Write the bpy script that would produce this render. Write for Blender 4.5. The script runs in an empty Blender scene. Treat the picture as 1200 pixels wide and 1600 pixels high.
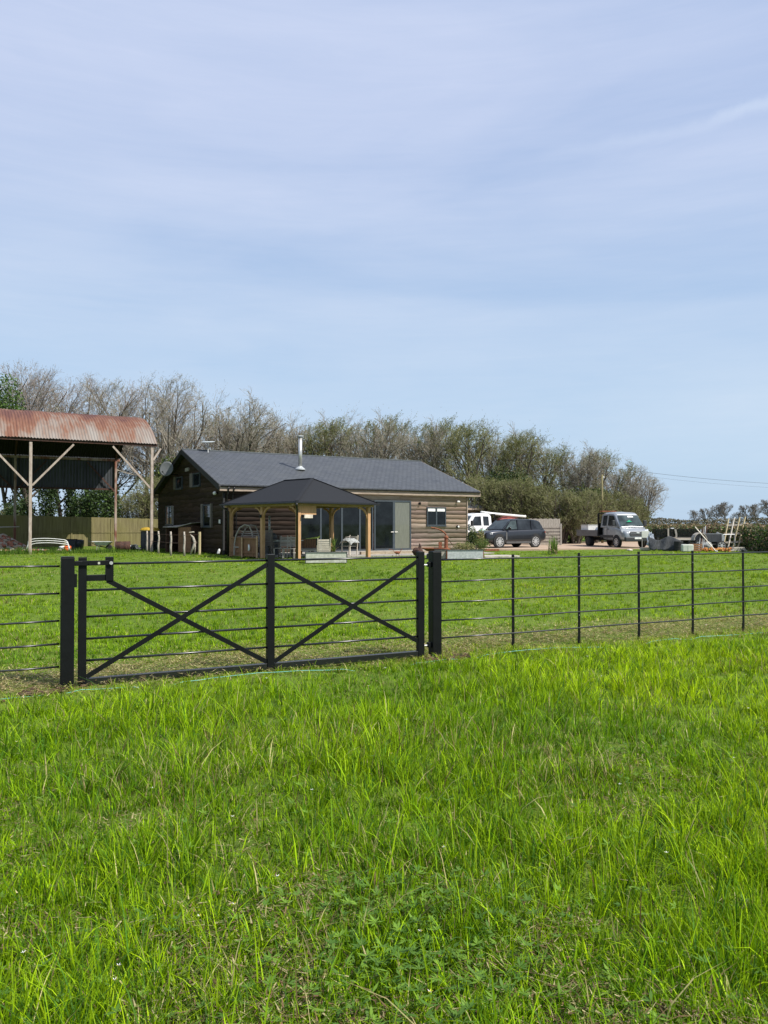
import bpy, math, random
import numpy as np
from mathutils import Vector, Matrix
R = math.radians
sc = bpy.context.scene
COL = sc.collection
H = 1.58
F = 1200.0
def ray(px): return (px - 600.0) / F
def at(px, D): return (ray(px) * D, D)
def zat(y, D): return H - (y - 819.0) * D / F

# ------------------------------------------------------------------ tagging
def tag(o, label=None, cat=None, group=None, kind=None):
    if label: o['label'] = label
    if cat: o['category'] = cat
    if group: o['group'] = group
    if kind: o['kind'] = kind
    return o
def thing(name, loc, rz=0.0, label=None, cat=None, group=None):
    o = bpy.data.objects.new(name, None); COL.objects.link(o)
    loc = tuple(loc) + (0.0,) * (3 - len(loc))
    o.location = loc; o.rotation_euler = (0, 0, rz); o.empty_display_size = .2
    return tag(o, label, cat, group)
def kids(o): return [c for c in bpy.data.objects if c.parent == o]
def copy_tree(o, parent=None):
    c = o.copy(); COL.objects.link(c); c.parent = parent
    for ch in kids(o): copy_tree(ch, c)
    return c

# ------------------------------------------------------------------ mesh builder
class MB:
    def __init__(s): s.v = []; s.f = []
    def add(s, vs, fs):
        n = len(s.v); s.v += [tuple(p) for p in vs]; s.f += [tuple(i + n for i in f) for f in fs]; return s
    def box(s, x0, x1, y0, y1, z0, z1):
        return s.add([(x0,y0,z0),(x1,y0,z0),(x1,y1,z0),(x0,y1,z0),(x0,y0,z1),(x1,y0,z1),(x1,y1,z1),(x0,y1,z1)],
            [(0,3,2,1),(4,5,6,7),(0,1,5,4),(1,2,6,5),(2,3,7,6),(3,0,4,7)])
    def beam(s, a, b, w, h, up=(0,0,1)):
        a = Vector(a); b = Vector(b); d = (b-a).normalized(); up = Vector(up)
        sd = d.cross(up)
        if sd.length < 1e-4: sd = d.cross(Vector((0,1,0)))
        sd.normalize(); u = sd.cross(d).normalized()
        vs = []
        for p in (a, b):
            for i, j in ((-1,-1),(1,-1),(1,1),(-1,1)): vs.append(p + sd*(w/2*i) + u*(h/2*j))
        return s.add(vs, [(0,3,2,1),(4,5,6,7),(0,1,5,4),(1,2,6,5),(2,3,7,6),(3,0,4,7)])
    def tube(s, pts, r, n=8, cap=True):
        pts = [Vector(p) for p in pts]; m = len(pts)
        rs = r if isinstance(r, (list, tuple)) else [r]*m
        vs = []; prev = None
        for i, p in enumerate(pts):
            d = (pts[min(i+1, m-1)] - pts[max(i-1, 0)]).normalized()
            if prev is None:
                a = d.cross(Vector((0,0,1)))
                if a.length < 1e-3: a = d.cross(Vector((0,1,0)))
            else: a = prev - d*prev.dot(d)
            a.normalize(); prev = a; b = d.cross(a)
            for k in range(n):
                t = 2*math.pi*k/n
                vs.append(p + (a*math.cos(t) + b*math.sin(t))*rs[i])
        fs = []
        for i in range(m-1):
            for k in range(n):
                k2 = (k+1) % n
                fs.append((i*n+k, i*n+k2, (i+1)*n+k2, (i+1)*n+k))
        if cap: fs += [tuple(range(n))[::-1], tuple(range((m-1)*n, m*n))]
        return s.add(vs, fs)
    def prism(s, poly, ext):
        ext = Vector(ext); poly = [Vector(p) for p in poly]; n = len(poly)
        vs = poly + [p+ext for p in poly]
        fs = [tuple(range(n))[::-1], tuple(range(n, 2*n))] + [(i, (i+1) % n, (i+1) % n + n, i+n) for i in range(n)]
        return s.add(vs, fs)
    def lathe(s, prof, c=(0,0,0), n=20, axis='z', cap=True):
        vs = []
        for r, z in prof:
            for k in range(n):
                t = 2*math.pi*k/n; a = r*math.cos(t); b = r*math.sin(t)
                if axis == 'z': q = (a, b, z)
                elif axis == 'y': q = (a, z, b)
                else: q = (z, a, b)
                vs.append((q[0]+c[0], q[1]+c[1], q[2]+c[2]))
        fs = []
        for i in range(len(prof)-1):
            for k in range(n):
                k2 = (k+1) % n; fs.append((i*n+k, i*n+k2, (i+1)*n+k2, (i+1)*n+k))
        if cap: fs += [tuple(range(n))[::-1], tuple(range((len(prof)-1)*n, len(prof)*n))]
        return s.add(vs, fs)
    def blob(s, c, r, seed=0, amp=.15, nu=8, nv=6):
        rnd = random.Random(seed); vs = []; r = Vector(r)
        for j in range(nv+1):
            for i in range(nu):
                th = math.pi*j/nv; ph = 2*math.pi*i/nu
                k = 1 + rnd.uniform(-amp, amp) if 0 < j < nv else 1
                vs.append((c[0]+r.x*k*math.sin(th)*math.cos(ph), c[1]+r.y*k*math.sin(th)*math.sin(ph), c[2]+r.z*k*math.cos(th)))
        fs = [(j*nu+i, (j+1)*nu+i, (j+1)*nu+(i+1) % nu, j*nu+(i+1) % nu) for j in range(nv) for i in range(nu)]
        return s.add(vs, fs)
    def loft(s, rings):
        n = len(rings[0]); vs = [p for r in rings for p in r]
        fs = [(i*n+k, i*n+(k+1) % n, (i+1)*n+(k+1) % n, (i+1)*n+k) for i in range(len(rings)-1) for k in range(n)]
        fs += [tuple(range(n))[::-1], tuple(range((len(rings)-1)*n, len(rings)*n))]
        return s.add(vs, fs)
    def build(s, name, m, parent=None, loc=None, rz=0, bevel=0, sub=0, smooth=False):
        me = bpy.data.meshes.new(name); me.from_pydata(s.v, [], s.f); me.validate(); me.update()
        import bmesh
        bm = bmesh.new(); bm.from_mesh(me); bmesh.ops.recalc_face_normals(bm, faces=bm.faces); bm.to_mesh(me); bm.free()
        me.materials.append(m)
        o = bpy.data.objects.new(name, me); COL.objects.link(o)
        if parent: o.parent = parent
        if loc is not None: o.location = tuple(loc) + (0.0,)*(3-len(loc)); o.rotation_euler = (0,0,rz)
        if smooth or sub:
            me.polygons.foreach_set('use_smooth', [True]*len(me.polygons))
        if bevel:
            b = o.modifiers.new('bevel', 'BEVEL'); b.width = bevel; b.segments = 2; b.limit_method = 'ANGLE'
        if sub:
            b = o.modifiers.new('sub', 'SUBSURF'); b.levels = sub; b.render_levels = sub
        return o

def np_mesh(name, V, Fc, mats, colors=None, midx=None, parent=None, smooth=False):
    """V (n,3), Fc (m,k) constant-size faces"""
    me = bpy.data.meshes.new(name); n = len(V); m, k = Fc.shape
    me.vertices.add(n); me.vertices.foreach_set('co', V.astype(np.float32).ravel())
    me.loops.add(m*k); me.loops.foreach_set('vertex_index', Fc.astype(np.int32).ravel())
    me.polygons.add(m); me.polygons.foreach_set('loop_start', (np.arange(m)*k).astype(np.int32))
    me.polygons.foreach_set('loop_total', np.full(m, k, np.int32))
    if smooth: me.polygons.foreach_set('use_smooth', np.ones(m, bool))
    for mt in mats: me.materials.append(mt)
    if midx is not None: me.polygons.foreach_set('material_index', midx.astype(np.int32))
    me.update(calc_edges=True)
    if colors is not None:
        a = me.color_attributes.new('tint', 'FLOAT_COLOR', 'POINT')
        c = np.ones((n, 4), np.float32); c[:, :3] = colors
        a.data.foreach_set('color', c.ravel())
    o = bpy.data.objects.new(name, me); COL.objects.link(o)
    if parent: o.parent = parent
    return o

# ------------------------------------------------------------------ materials
def nt(name):
    m = bpy.data.materials.new(name); m.use_nodes = True
    t = m.node_tree; b = t.nodes['Principled BSDF']; return m, t, b
def ramp(t, fac, stops):
    r = t.nodes.new('ShaderNodeValToRGB'); e = r.color_ramp.elements
    while len(e) < len(stops): e.new(.5)
    for i, (p, c) in enumerate(stops): e[i].position = p; e[i].color = (c[0], c[1], c[2], 1)
    t.links.new(fac, r.inputs[0]); return r.outputs[0]
def coords(t, scale=(1,1,1), kind='Object'):
    tc = t.nodes.new('ShaderNodeTexCoord'); mp = t.nodes.new('ShaderNodeMapping')
    mp.inputs['Scale'].default_value = scale; t.links.new(tc.outputs[kind], mp.inputs[0]); return mp.outputs[0]
def noise(t, co, scale, detail=4, rough=.6, dist=0):
    n = t.nodes.new('ShaderNodeTexNoise'); n.inputs['Scale'].default_value = scale
    n.inputs['Detail'].default_value = detail; n.inputs['Roughness'].default_value = rough
    n.inputs['Distortion'].default_value = dist
    t.links.new(co, n.inputs['Vector']); return n.outputs['Fac']
def bump(t, b, h, strength=.3, dist=.02):
    n = t.nodes.new('ShaderNodeBump'); n.inputs['Strength'].default_value = strength; n.inputs['Distance'].default_value = dist
    t.links.new(h, n.inputs['Height']); t.links.new(n.outputs[0], b.inputs['Normal'])
def mixc(t, fac, a, b_, mode='MIX'):
    n = t.nodes.new('ShaderNodeMix'); n.data_type = 'RGBA'; n.blend_type = mode
    for s, v in ((n.inputs[6], a), (n.inputs[7], b_)):
        if hasattr(v, 'links'): t.links.new(v, s)
        else: s.default_value = (v[0], v[1], v[2], 1)
    if hasattr(fac, 'links'): t.links.new(fac, n.inputs[0])
    else: n.inputs[0].default_value = fac
    return n.outputs[2]
def mat(name, c1, c2=None, scale=6, stretch=(1,1,1), rough=.6, metal=0, bmp=.2, spec=.5, lo=.35, hi=.65, coat=0, det=5):
    m, t, b = nt(name)
    c2 = c2 or tuple(x*.75 for x in c1)
    co = coords(t, stretch); n = noise(t, co, scale, det)
    t.links.new(ramp(t, n, [(lo, c2), (hi, c1)]), b.inputs['Base Color'])
    b.inputs['Roughness'].default_value = rough; b.inputs['Metallic'].default_value = metal
    b.inputs['Specular IOR Level'].default_value = spec; b.inputs['Coat Weight'].default_value = coat
    if bmp: bump(t, b, noise(t, co, scale*4, 3), bmp, .01)
    return m
M = {}
M['black'] = mat('black_paint', (.006,.007,.0075), (.004,.0045,.005), rough=.45, bmp=.05, scale=9, spec=.2)
M['black_gloss'] = mat('black_gloss_rail', (.010,.011,.012), (.006,.007,.008), rough=.3, bmp=.03, scale=9, spec=.7)
M['black_matt'] = mat('black_matt', (.02,.02,.02), rough=.8)
M['zinc'] = mat('zinc', (.6,.6,.58), rough=.4, metal=.6)
M['white_plastic'] = mat('white_plastic', (.75,.75,.73), (.6,.6,.57), rough=.45)
M['gutter'] = mat('gutter_black', (.01,.01,.012), rough=.35)
M['frame_grey'] = mat('anthracite_frame', (.045,.058,.068), (.035,.045,.055), rough=.45, bmp=0)
M['post_oak'] = mat('pale_oak', (.50,.30,.15), (.36,.20,.09), scale=5, stretch=(6,6,.6), rough=.75)
M['oak_h'] = mat('oak_beam', (.45,.30,.17), (.30,.19,.10), scale=4, stretch=(1,1,6), rough=.75)
M['fascia'] = mat('fascia_timber', (.40,.32,.25), (.22,.17,.13), scale=2, stretch=(1,8,8), rough=.85)
M['stake'] = mat('weathered_stake', (.42,.38,.33), (.25,.22,.18), scale=6, stretch=(5,5,.7), rough=.9)
M['stake_new'] = mat('new_stake', (.50,.42,.25), (.36,.29,.16), scale=6, stretch=(5,5,.7), rough=.85)
M['screen'] = mat('brown_board', (.25,.13,.06), (.15,.075,.035), scale=3, stretch=(9,9,.8), rough=.8)
M['shed'] = mat('shed_boards', (.10,.05,.028), (.055,.03,.018), scale=3, stretch=(1,1,9), rough=.85)
M['grey_wood'] = mat('silvered_teak', (.36,.33,.29), (.22,.20,.17), scale=5, stretch=(1,1,6), rough=.85)
M['dark_wood'] = mat('dark_teak', (.16,.14,.12), (.10,.085,.07), scale=5, rough=.85)
M['pale_wood'] = mat('pale_teak', (.62,.56,.47), (.45,.40,.33), scale=5, rough=.8)
M['felt'] = mat('roof_felt', (.022,.024,.028), (.015,.016,.019), scale=30, spec=.2, rough=.9, bmp=.3)
M['rust'] = mat('rusty_iron', (.30,.10,.04), (.12,.045,.025), scale=12, rough=.85, bmp=.4)
M['rust_dark'] = mat('dark_rust', (.085,.035,.022), (.03,.016,.012), scale=8, rough=.85, bmp=.4)
M['galv'] = mat('galvanised', (.52,.54,.54), (.36,.38,.38), scale=9, rough=.5, metal=.35)
M['galv_dirty'] = mat('lichened_metal', (.52,.52,.45), (.34,.35,.28), scale=7, rough=.8)
M['stone'] = mat('pale_stone', (.46,.43,.37), (.30,.27,.22), scale=3, rough=.9, bmp=.4)
M['slate_dark'] = mat('dark_slate', (.06,.07,.07), rough=.7)
M['sleeper'] = mat('sleeper', (.40,.33,.24), (.24,.19,.13), scale=3, stretch=(1,8,8), rough=.9)
M['post_paint'] = mat('pinkish_grey_paint', (.40,.34,.29), (.26,.20,.16), scale=3, stretch=(3,3,1), rough=.7)
M['post_rust'] = mat('rusted_post', (.34,.27,.22), (.16,.06,.035), scale=1.2, stretch=(2,2,.6), rough=.8, lo=.42, hi=.58)
M['tyre'] = mat('tyre_rubber', (.018,.018,.018), rough=.85)
M['rim'] = mat('alloy_rim', (.62,.62,.62), (.5,.5,.5), rough=.3, metal=.5)
M['suv'] = mat('charcoal_carpaint', (.030,.032,.038), (.026,.028,.034), rough=.3, metal=.5, bmp=0, coat=.8)
M['suv_black'] = mat('gloss_black', (.008,.008,.01), rough=.12, bmp=0)
M['suv_sill'] = mat('dusty_sill', (.09,.088,.085), (.06,.06,.06), rough=.5)
M['truck'] = mat('silver_carpaint', (.33,.345,.36), (.30,.315,.33), rough=.3, metal=.35, bmp=0, coat=.5)
M['truck_white'] = mat('white_carpaint', (.78,.79,.80), (.72,.73,.74), rough=.3, bmp=0, coat=.5)
M['trim'] = mat('grey_trim', (.028,.03,.032), rough=.6)
M['alu'] = mat('dropside_alu', (.17,.17,.17), (.11,.11,.11), scale=3, stretch=(1,1,9), rough=.5, metal=.3)
M['headlight'] = mat('headlight', (.7,.72,.75), (.3,.32,.34), rough=.1, bmp=0, scale=12)
M['plate'] = mat('number_plate', (.85,.85,.82), rough=.4, bmp=0)
M['green'] = mat('green_plastic', (.03,.42,.22), rough=.5, bmp=0)
M['orange'] = mat('orange_plastic', (.85,.16,.04), (.7,.11,.03), rough=.5)
M['yellow'] = mat('yellow_cover', (.50,.33,.03), (.36,.23,.02), rough=.6)
M['red_load'] = mat('faded_red', (.28,.06,.045), rough=.7)
M['tub'] = mat('dark_tub', (.03,.035,.045), rough=.5)
M['tub_b'] = mat('blue_black_tub', (.008,.01,.02), rough=.5)
M['dish'] = mat('dish_grey', (.17,.18,.19), (.14,.15,.16), rough=.5, bmp=0)
M['dish_w'] = mat('dish_white', (.42,.46,.46), rough=.5, bmp=0)
M['steel'] = mat('flue_steel', (.62,.60,.56), (.5,.49,.46), rough=.35, metal=.7, bmp=0)
M['cloth'] = mat('grey_throw', (.45,.47,.46), (.1,.1,.09), scale=9, rough=.95)
M['net'] = mat('grey_net', (.055,.06,.068), (.015,.018,.02), scale=5, stretch=(4,4,1), rough=.9)
M['dirt'] = mat('bare_soil', (.10,.055,.032), (.045,.028,.018), scale=20, rough=1, bmp=.6)
M['lamp_w'] = mat('lamp_white', (.8,.78,.72), rough=.4, bmp=0)
M['pole'] = mat('utility_pole_wood', (.19,.17,.08), (.13,.11,.05), scale=3, rough=.9)
M['string'] = mat('turquoise_string', (.12,.50,.48), (.22,.55,.50), rough=.7, bmp=0)
M['ochre'] = mat('ochre_rubble', (.5,.3,.08), (.4,.1,.03), scale=6, rough=.9)
M['jug'] = mat('milky_plastic', (.62,.63,.55), (.5,.52,.44), rough=.5, scale=3)
M['blind'] = mat('beige_blind', (.15,.155,.125), (.12,.125,.10), scale=2, stretch=(8,1,1), rough=.3, bmp=0, coat=.6)
M['tin_shade'] = mat('grey_sheet', (.05,.056,.062), (.02,.023,.026), scale=1.5, stretch=(2,2,.4), rough=.55, metal=.2)

def glass(name, c=(.012,.016,.018), rough=.03):
    m, t, b = nt(name)
    co = coords(t); n = noise(t, co, 1.3, 3)
    t.links.new(ramp(t, n, [(.35, tuple(x*.5 for x in c)), (.7, tuple(x*1.8 for x in c))]), b.inputs['Base Color'])
    b.inputs['Roughness'].default_value = rough; b.inputs['Specular IOR Level'].default_value = .3
    nb = noise(t, co, .6, 1); bump(t, b, nb, .05, .02)
    return m
M['glass'] = glass('dark_window_glass', (.006,.008,.009))
M['glass_car'] = glass('tinted_car_glass', (.02,.024,.028))
M['windscreen'] = glass('windscreen_glass', (.045,.06,.062), .04)

def clad(name, cols, bscale=1.0):
    m, t, b = nt(name)
    at_ = t.nodes.new('ShaderNodeAttribute'); at_.attribute_name = 'tint'
    co = coords(t, (.6,.6,7)); n = noise(t, co, 2.2, 6, .65, .4)
    n2 = noise(t, coords(t, (1,1,1)), .8, 3)
    c = ramp(t, n, [(.28, cols[0]), (.5, cols[1]), (.72, cols[2])])
    c = mixc(t, n2, c, mixc(t, .55, c, cols[3]))
    c = mixc(t, 1.0, c, at_.outputs['Color'], 'MULTIPLY')
    t.links.new(c, b.inputs['Base Color']); b.inputs['Roughness'].default_value = .88
    b.inputs['Specular IOR Level'].default_value = .2
    bump(t, b, n, .5, .02); return m
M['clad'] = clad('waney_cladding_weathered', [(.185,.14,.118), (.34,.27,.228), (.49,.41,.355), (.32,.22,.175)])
M['clad_gable_shade'] = clad('waney_cladding_shade', [(.020,.014,.011), (.042,.029,.023), (.068,.050,.040), (.05,.028,.02)])  # darkened copy of the boards: the gable's shade is put into the colour

def slate():
    m, t, b = nt('slate_tiles')
    tc = t.nodes.new('ShaderNodeTexCoord')
    br = t.nodes.new('ShaderNodeTexBrick'); br.inputs['Scale'].default_value = 1
    br.inputs['Brick Width'].default_value = .32; br.inputs['Row Height'].default_value = .24
    br.inputs['Mortar Size'].default_value = .022; br.inputs['Bias'].default_value = -.1
    br.inputs['Color1'].default_value = (.045,.050,.058,1); br.inputs['Color2'].default_value = (.070,.076,.086,1)
    br.inputs['Mortar'].default_value = (.012,.013,.016,1)
    t.links.new(tc.outputs['Object'], br.inputs['Vector'])
    n = noise(t, coords(t, (1,1,1)), .9, 5)
    c = mixc(t, ramp(t, n, [(.3, (0,0,0)), (.7, (.45,.45,.45))]), br.outputs['Color'], (.066,.07,.068))
    t.links.new(c, b.inputs['Base Color']); b.inputs['Roughness'].default_value = .58
    bump(t, b, br.outputs['Fac'], -.6, .02); return m
M['slate'] = slate()

def tin():
    m, t, b = nt('rusting_corrugated_iron')
    co = coords(t, (1.0,.28,.28)); n = noise(t, co, .75, 6, .62, .3); n2 = noise(t, coords(t, (6,.5,.5)), 1.2, 5, .7)
    mx = t.nodes.new('ShaderNodeMath'); mx.operation = 'MULTIPLY_ADD'; t.links.new(n2, mx.inputs[0]); mx.inputs[1].default_value = .42; t.links.new(n, mx.inputs[2])
    # old paint survives best along the eave: rust grows towards the crown of the curve
    tc = t.nodes.new('ShaderNodeTexCoord'); sp = t.nodes.new('ShaderNodeSeparateXYZ'); t.links.new(tc.outputs['Object'], sp.inputs[0])
    mr = t.nodes.new('ShaderNodeMapRange'); mr.inputs[1].default_value = 6.25; mr.inputs[2].default_value = 7.8; mr.inputs[3].default_value = -.12; mr.inputs[4].default_value = .12
    t.links.new(sp.outputs[2], mr.inputs[0])
    ad = t.nodes.new('ShaderNodeMath'); ad.operation = 'ADD'; t.links.new(mx.outputs[0], ad.inputs[0]); t.links.new(mr.outputs[0], ad.inputs[1])
    c = ramp(t, ad.outputs[0], [(.50, (.235,.21,.185)), (.64, (.20,.15,.12)), (.75, (.17,.075,.042)), (.90, (.10,.038,.026))])
    t.links.new(c, b.inputs['Base Color']); b.inputs['Roughness'].default_value = .8
    return m
M['tin'] = tin()

def fence_mat():
    m, t, b = nt('closeboard_timber')
    n = noise(t, coords(t, (7,7,.5)), 1.5, 5); n2 = noise(t, coords(t), .35, 3)
    c = ramp(t, n, [(.3, (.11,.09,.04)), (.7, (.22,.19,.09))])
    c = mixc(t, ramp(t, n2, [(.4,(0,0,0)),(.65,(.8,.8,.8))]), c, (.17,.155,.045))
    t.links.new(c, b.inputs['Base Color']); b.inputs['Roughness'].default_value = .9; bump(t, b, n, .3, .02); return m
M['closeboard'] = fence_mat()

def leafy(name, dark, light, trans=.35):
    m, t, b = nt(name)
    a = t.nodes.new('ShaderNodeAttribute'); a.attribute_name = 'tint'
    n = noise(t, coords(t), 1.6, 3)
    c = mixc(t, n, dark, light); c = mixc(t, 1.0, c, a.outputs['Color'], 'MULTIPLY')
    t.links.new(c, b.inputs['Base Color']); b.inputs['Roughness'].default_value = .6
    b.inputs['Specular IOR Level'].default_value = .3
    tr = t.nodes.new('ShaderNodeBsdfTranslucent'); t.links.new(c, tr.inputs[0])
    mx = t.nodes.new('ShaderNodeMixShader'); mx.inputs[0].default_value = trans
    t.links.new(b.outputs[0], mx.inputs[1]); t.links.new(tr.outputs[0], mx.inputs[2])
    t.links.new(mx.outputs[0], t.nodes['Material Output'].inputs[0]); return m
M['leaf_ivy'] = leafy('ivy_leaves', (.018,.035,.012), (.05,.085,.02), .15)
M['leaf_green'] = leafy('spring_leaves', (.05,.10,.02), (.13,.22,.04))
M['leaf_olive'] = leafy('olive_buds', (.09,.11,.025), (.19,.22,.06))
M['leaf_hedge'] = leafy('hedge_leaves', (.05,.06,.02), (.17,.14,.06))
M['bark'] = mat('bark', (.13,.105,.08), (.06,.048,.038), scale=4, stretch=(3,3,.7), rough=.95, bmp=.5)
M['twig'] = mat('twig_bark', (.40,.36,.29), (.20,.17,.135), scale=2, rough=.9, bmp=0)
M['twig_red'] = mat('greyish_twig', (.36,.31,.27), (.18,.145,.125), scale=2, rough=.9, bmp=0)
M['twig_olive'] = mat('olive_twig', (.27,.26,.12), (.12,.12,.055), scale=2, rough=.9, bmp=0)
M['twig_far'] = mat('far_twig', (.20,.175,.15), (.13,.115,.10), scale=2, rough=.9, bmp=0)
M['grass'] = None
def grass_mat():
    m, t, b = nt('grass_blades')
    a = t.nodes.new('ShaderNodeAttribute'); a.attribute_name = 'tint'
    t.links.new(a.outputs['Color'], b.inputs['Base Color']); b.inputs['Roughness'].default_value = .55
    b.inputs['Specular IOR Level'].default_value = .12
    tr = t.nodes.new('ShaderNodeBsdfTranslucent')
    c = mixc(t, 1.0, a.outputs['Color'], (1.15,1.1,.6), 'MULTIPLY'); t.links.new(c, tr.inputs[0])
    mx = t.nodes.new('ShaderNodeMixShader'); mx.inputs[0].default_value = .36
    t.links.new(b.outputs[0], mx.inputs[1]); t.links.new(tr.outputs[0], mx.inputs[2])
    t.links.new(mx.outputs[0], t.nodes['Material Output'].inputs[0]); return m
M['grass'] = grass_mat()

# ------------------------------------------------------------------ value noise
class VN:
    def __init__(s, seed): s.g = np.random.RandomState(seed).rand(256, 256)
    def __call__(s, x, y, sc_):
        x = np.asarray(x)*sc_ + 1000; y = np.asarray(y)*sc_ + 1000
        xi = np.floor(x).astype(int); yi = np.floor(y).astype(int); fx = x-xi; fy = y-yi
        fx = fx*fx*(3-2*fx); fy = fy*fy*(3-2*fy); g = s.g
        a = g[xi % 256, yi % 256]; b = g[(xi+1) % 256, yi % 256]; c = g[xi % 256, (yi+1) % 256]; d = g[(xi+1) % 256, (yi+1) % 256]
        return (a*(1-fx)+b*fx)*(1-fy) + (c*(1-fx)+d*fx)*fy
vn = VN(3); vn2 = VN(8); vn3 = VN(21)
def gz(x, y):
    """ground height"""
    x = np.asarray(x, float); y = np.asarray(y, float)
    near = np.clip((14-y)/6, 0, 1)
    return (vn(x, y, .55)-.5)*.05*near + (vn2(x, y, .15)-.5)*.04 - .02

# ------------------------------------------------------------------ camera, sun, sky
cam = bpy.data.cameras.new('camera'); co = bpy.data.objects.new('camera', cam); COL.objects.link(co)
co.location = (0, 0, H); co.rotation_euler = (R(90) + math.atan(19/F), 0, 0)
cam.sensor_fit = 'VERTICAL'; cam.sensor_height = 24; cam.lens = 24*F/1600; cam.clip_end = 5000; cam.clip_start = .05
sc.camera = co
SUN = Vector((.74, -.42, 1.0)).normalized()
el = math.asin(SUN.z)
sl = bpy.data.lights.new('sun', 'SUN'); so = bpy.data.objects.new('sun', sl); COL.objects.link(so)
sl.energy = 5.0; sl.angle = R(.55); sl.color = (1, .95, .87)
so.rotation_euler = SUN.to_track_quat('Z', 'Y').to_euler(); so.location = (20, -10, 30)
w = bpy.data.worlds.new('World'); sc.world = w; w.use_nodes = True
t = w.node_tree; bg = t.nodes['Background']
sky = t.nodes.new('ShaderNodeTexSky'); sky.sky_type = 'NISHITA'; sky.sun_disc = False
sky.sun_elevation = el; sky.sun_rotation = math.atan2(SUN.x, SUN.y); sky.air_density = 1.1; sky.dust_density = 1.2; sky.ozone_density = 1.5
tc = t.nodes.new('ShaderNodeTexCoord')
def wmap(scale, rot=(0,0,0), loc=(0,0,0)):
    mp = t.nodes.new('ShaderNodeMapping'); mp.inputs['Scale'].default_value = scale; mp.inputs['Rotation'].default_value = rot; mp.inputs['Location'].default_value = loc
    t.links.new(tc.outputs['Generated'], mp.inputs[0]); return mp.outputs[0]
n1 = noise(t, wmap((.8,1,4.2), (0,R(9),0), (.35,0,.55)), 1.7, 5, .52, .7)
n2 = noise(t, wmap((1.2,1,9), (0,R(-12),0), (3,1,2)), 2.0, 5, .5, .6)
ad = t.nodes.new('ShaderNodeMath'); ad.operation = 'MULTIPLY_ADD'; t.links.new(n2, ad.inputs[0]); ad.inputs[1].default_value = .34; t.links.new(n1, ad.inputs[2])
n3 = noise(t, wmap((1.0,1,14), (R(4),R(-17),0), (7,2,1)), 5.5, 9, .68, 1.6)
ad3 = t.nodes.new('ShaderNodeMath'); ad3.operation = 'MULTIPLY_ADD'; t.links.new(n3, ad3.inputs[0]); ad3.inputs[1].default_value = .17; t.links.new(ad.outputs[0], ad3.inputs[2]); ad = ad3
f = ramp(t, ad.outputs[0], [(.52, (.22,.22,.22)), (1.02, (.9,.9,.9))])
spx = t.nodes.new('ShaderNodeSeparateXYZ'); t.links.new(tc.outputs['Generated'], spx.inputs[0])
def mrange(o, a, b, c=0, d=1):
    m = t.nodes.new('ShaderNodeMapRange'); m.interpolation_type = 'SMOOTHSTEP'
    for k, v in zip((1,2,3,4), (a,b,c,d)): m.inputs[k].default_value = v
    t.links.new(o, m.inputs[0]); return m.outputs[0]
hi = mrange(spx.outputs[2], .05, .5)
base = mixc(t, .8, sky.outputs[0], mixc(t, hi, (3.3, 4.85, 6.75), (3.0, 4.1, 6.35)))
cl = mixc(t, f, base, mixc(t, hi, (4.75, 5.75, 6.9), (4.7, 5.3, 6.9)))
# a thin old vapour trail and its spread-out wisps
nv_ = Vector((.208, 1, .478)).cross(Vector((.5, 1, .545))).normalized()
dp_ = t.nodes.new('ShaderNodeVectorMath'); dp_.operation = 'DOT_PRODUCT'; dp_.inputs[1].default_value = nv_; t.links.new(tc.outputs['Generated'], dp_.inputs[0])
n5 = noise(t, wmap((3,3,3)), 4, 5, .6)
wv = t.nodes.new('ShaderNodeMath'); wv.operation = 'MULTIPLY_ADD'; t.links.new(n5, wv.inputs[0]); wv.inputs[1].default_value = .03; t.links.new(dp_.outputs['Value'], wv.inputs[2])
sb = t.nodes.new('ShaderNodeMath'); sb.operation = 'SUBTRACT'; t.links.new(wv.outputs[0], sb.inputs[0]); sb.inputs[1].default_value = .015
ab = t.nodes.new('ShaderNodeMath'); ab.operation = 'ABSOLUTE'; t.links.new(sb.outputs[0], ab.inputs[0])
st1 = mrange(ab.outputs[0], .0, .011, .40, 0); xr = mrange(spx.outputs[0], .12, .40)
m1 = t.nodes.new('ShaderNodeMath'); m1.operation = 'MULTIPLY'; t.links.new(st1, m1.inputs[0]); t.links.new(xr, m1.inputs[1])
m2 = t.nodes.new('ShaderNodeMath'); m2.operation = 'MULTIPLY'; t.links.new(m1.outputs[0], m2.inputs[0]); t.links.new(mrange(n5, .3, .7, .25, .9), m2.inputs[1])
cl = mixc(t, m2.outputs[0], cl, (5.6, 6.3, 7.5))
t.links.new(cl, bg.inputs[0]); bg.inputs[1].default_value = .1
sc.view_settings.view_transform = 'Standard'; sc.view_settings.look = 'None'; sc.view_settings.gamma = 1
sc.view_settings.exposure = 0.4
sc.cycles.max_bounces = 6; sc.cycles.transparent_max_bounces = 8

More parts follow.
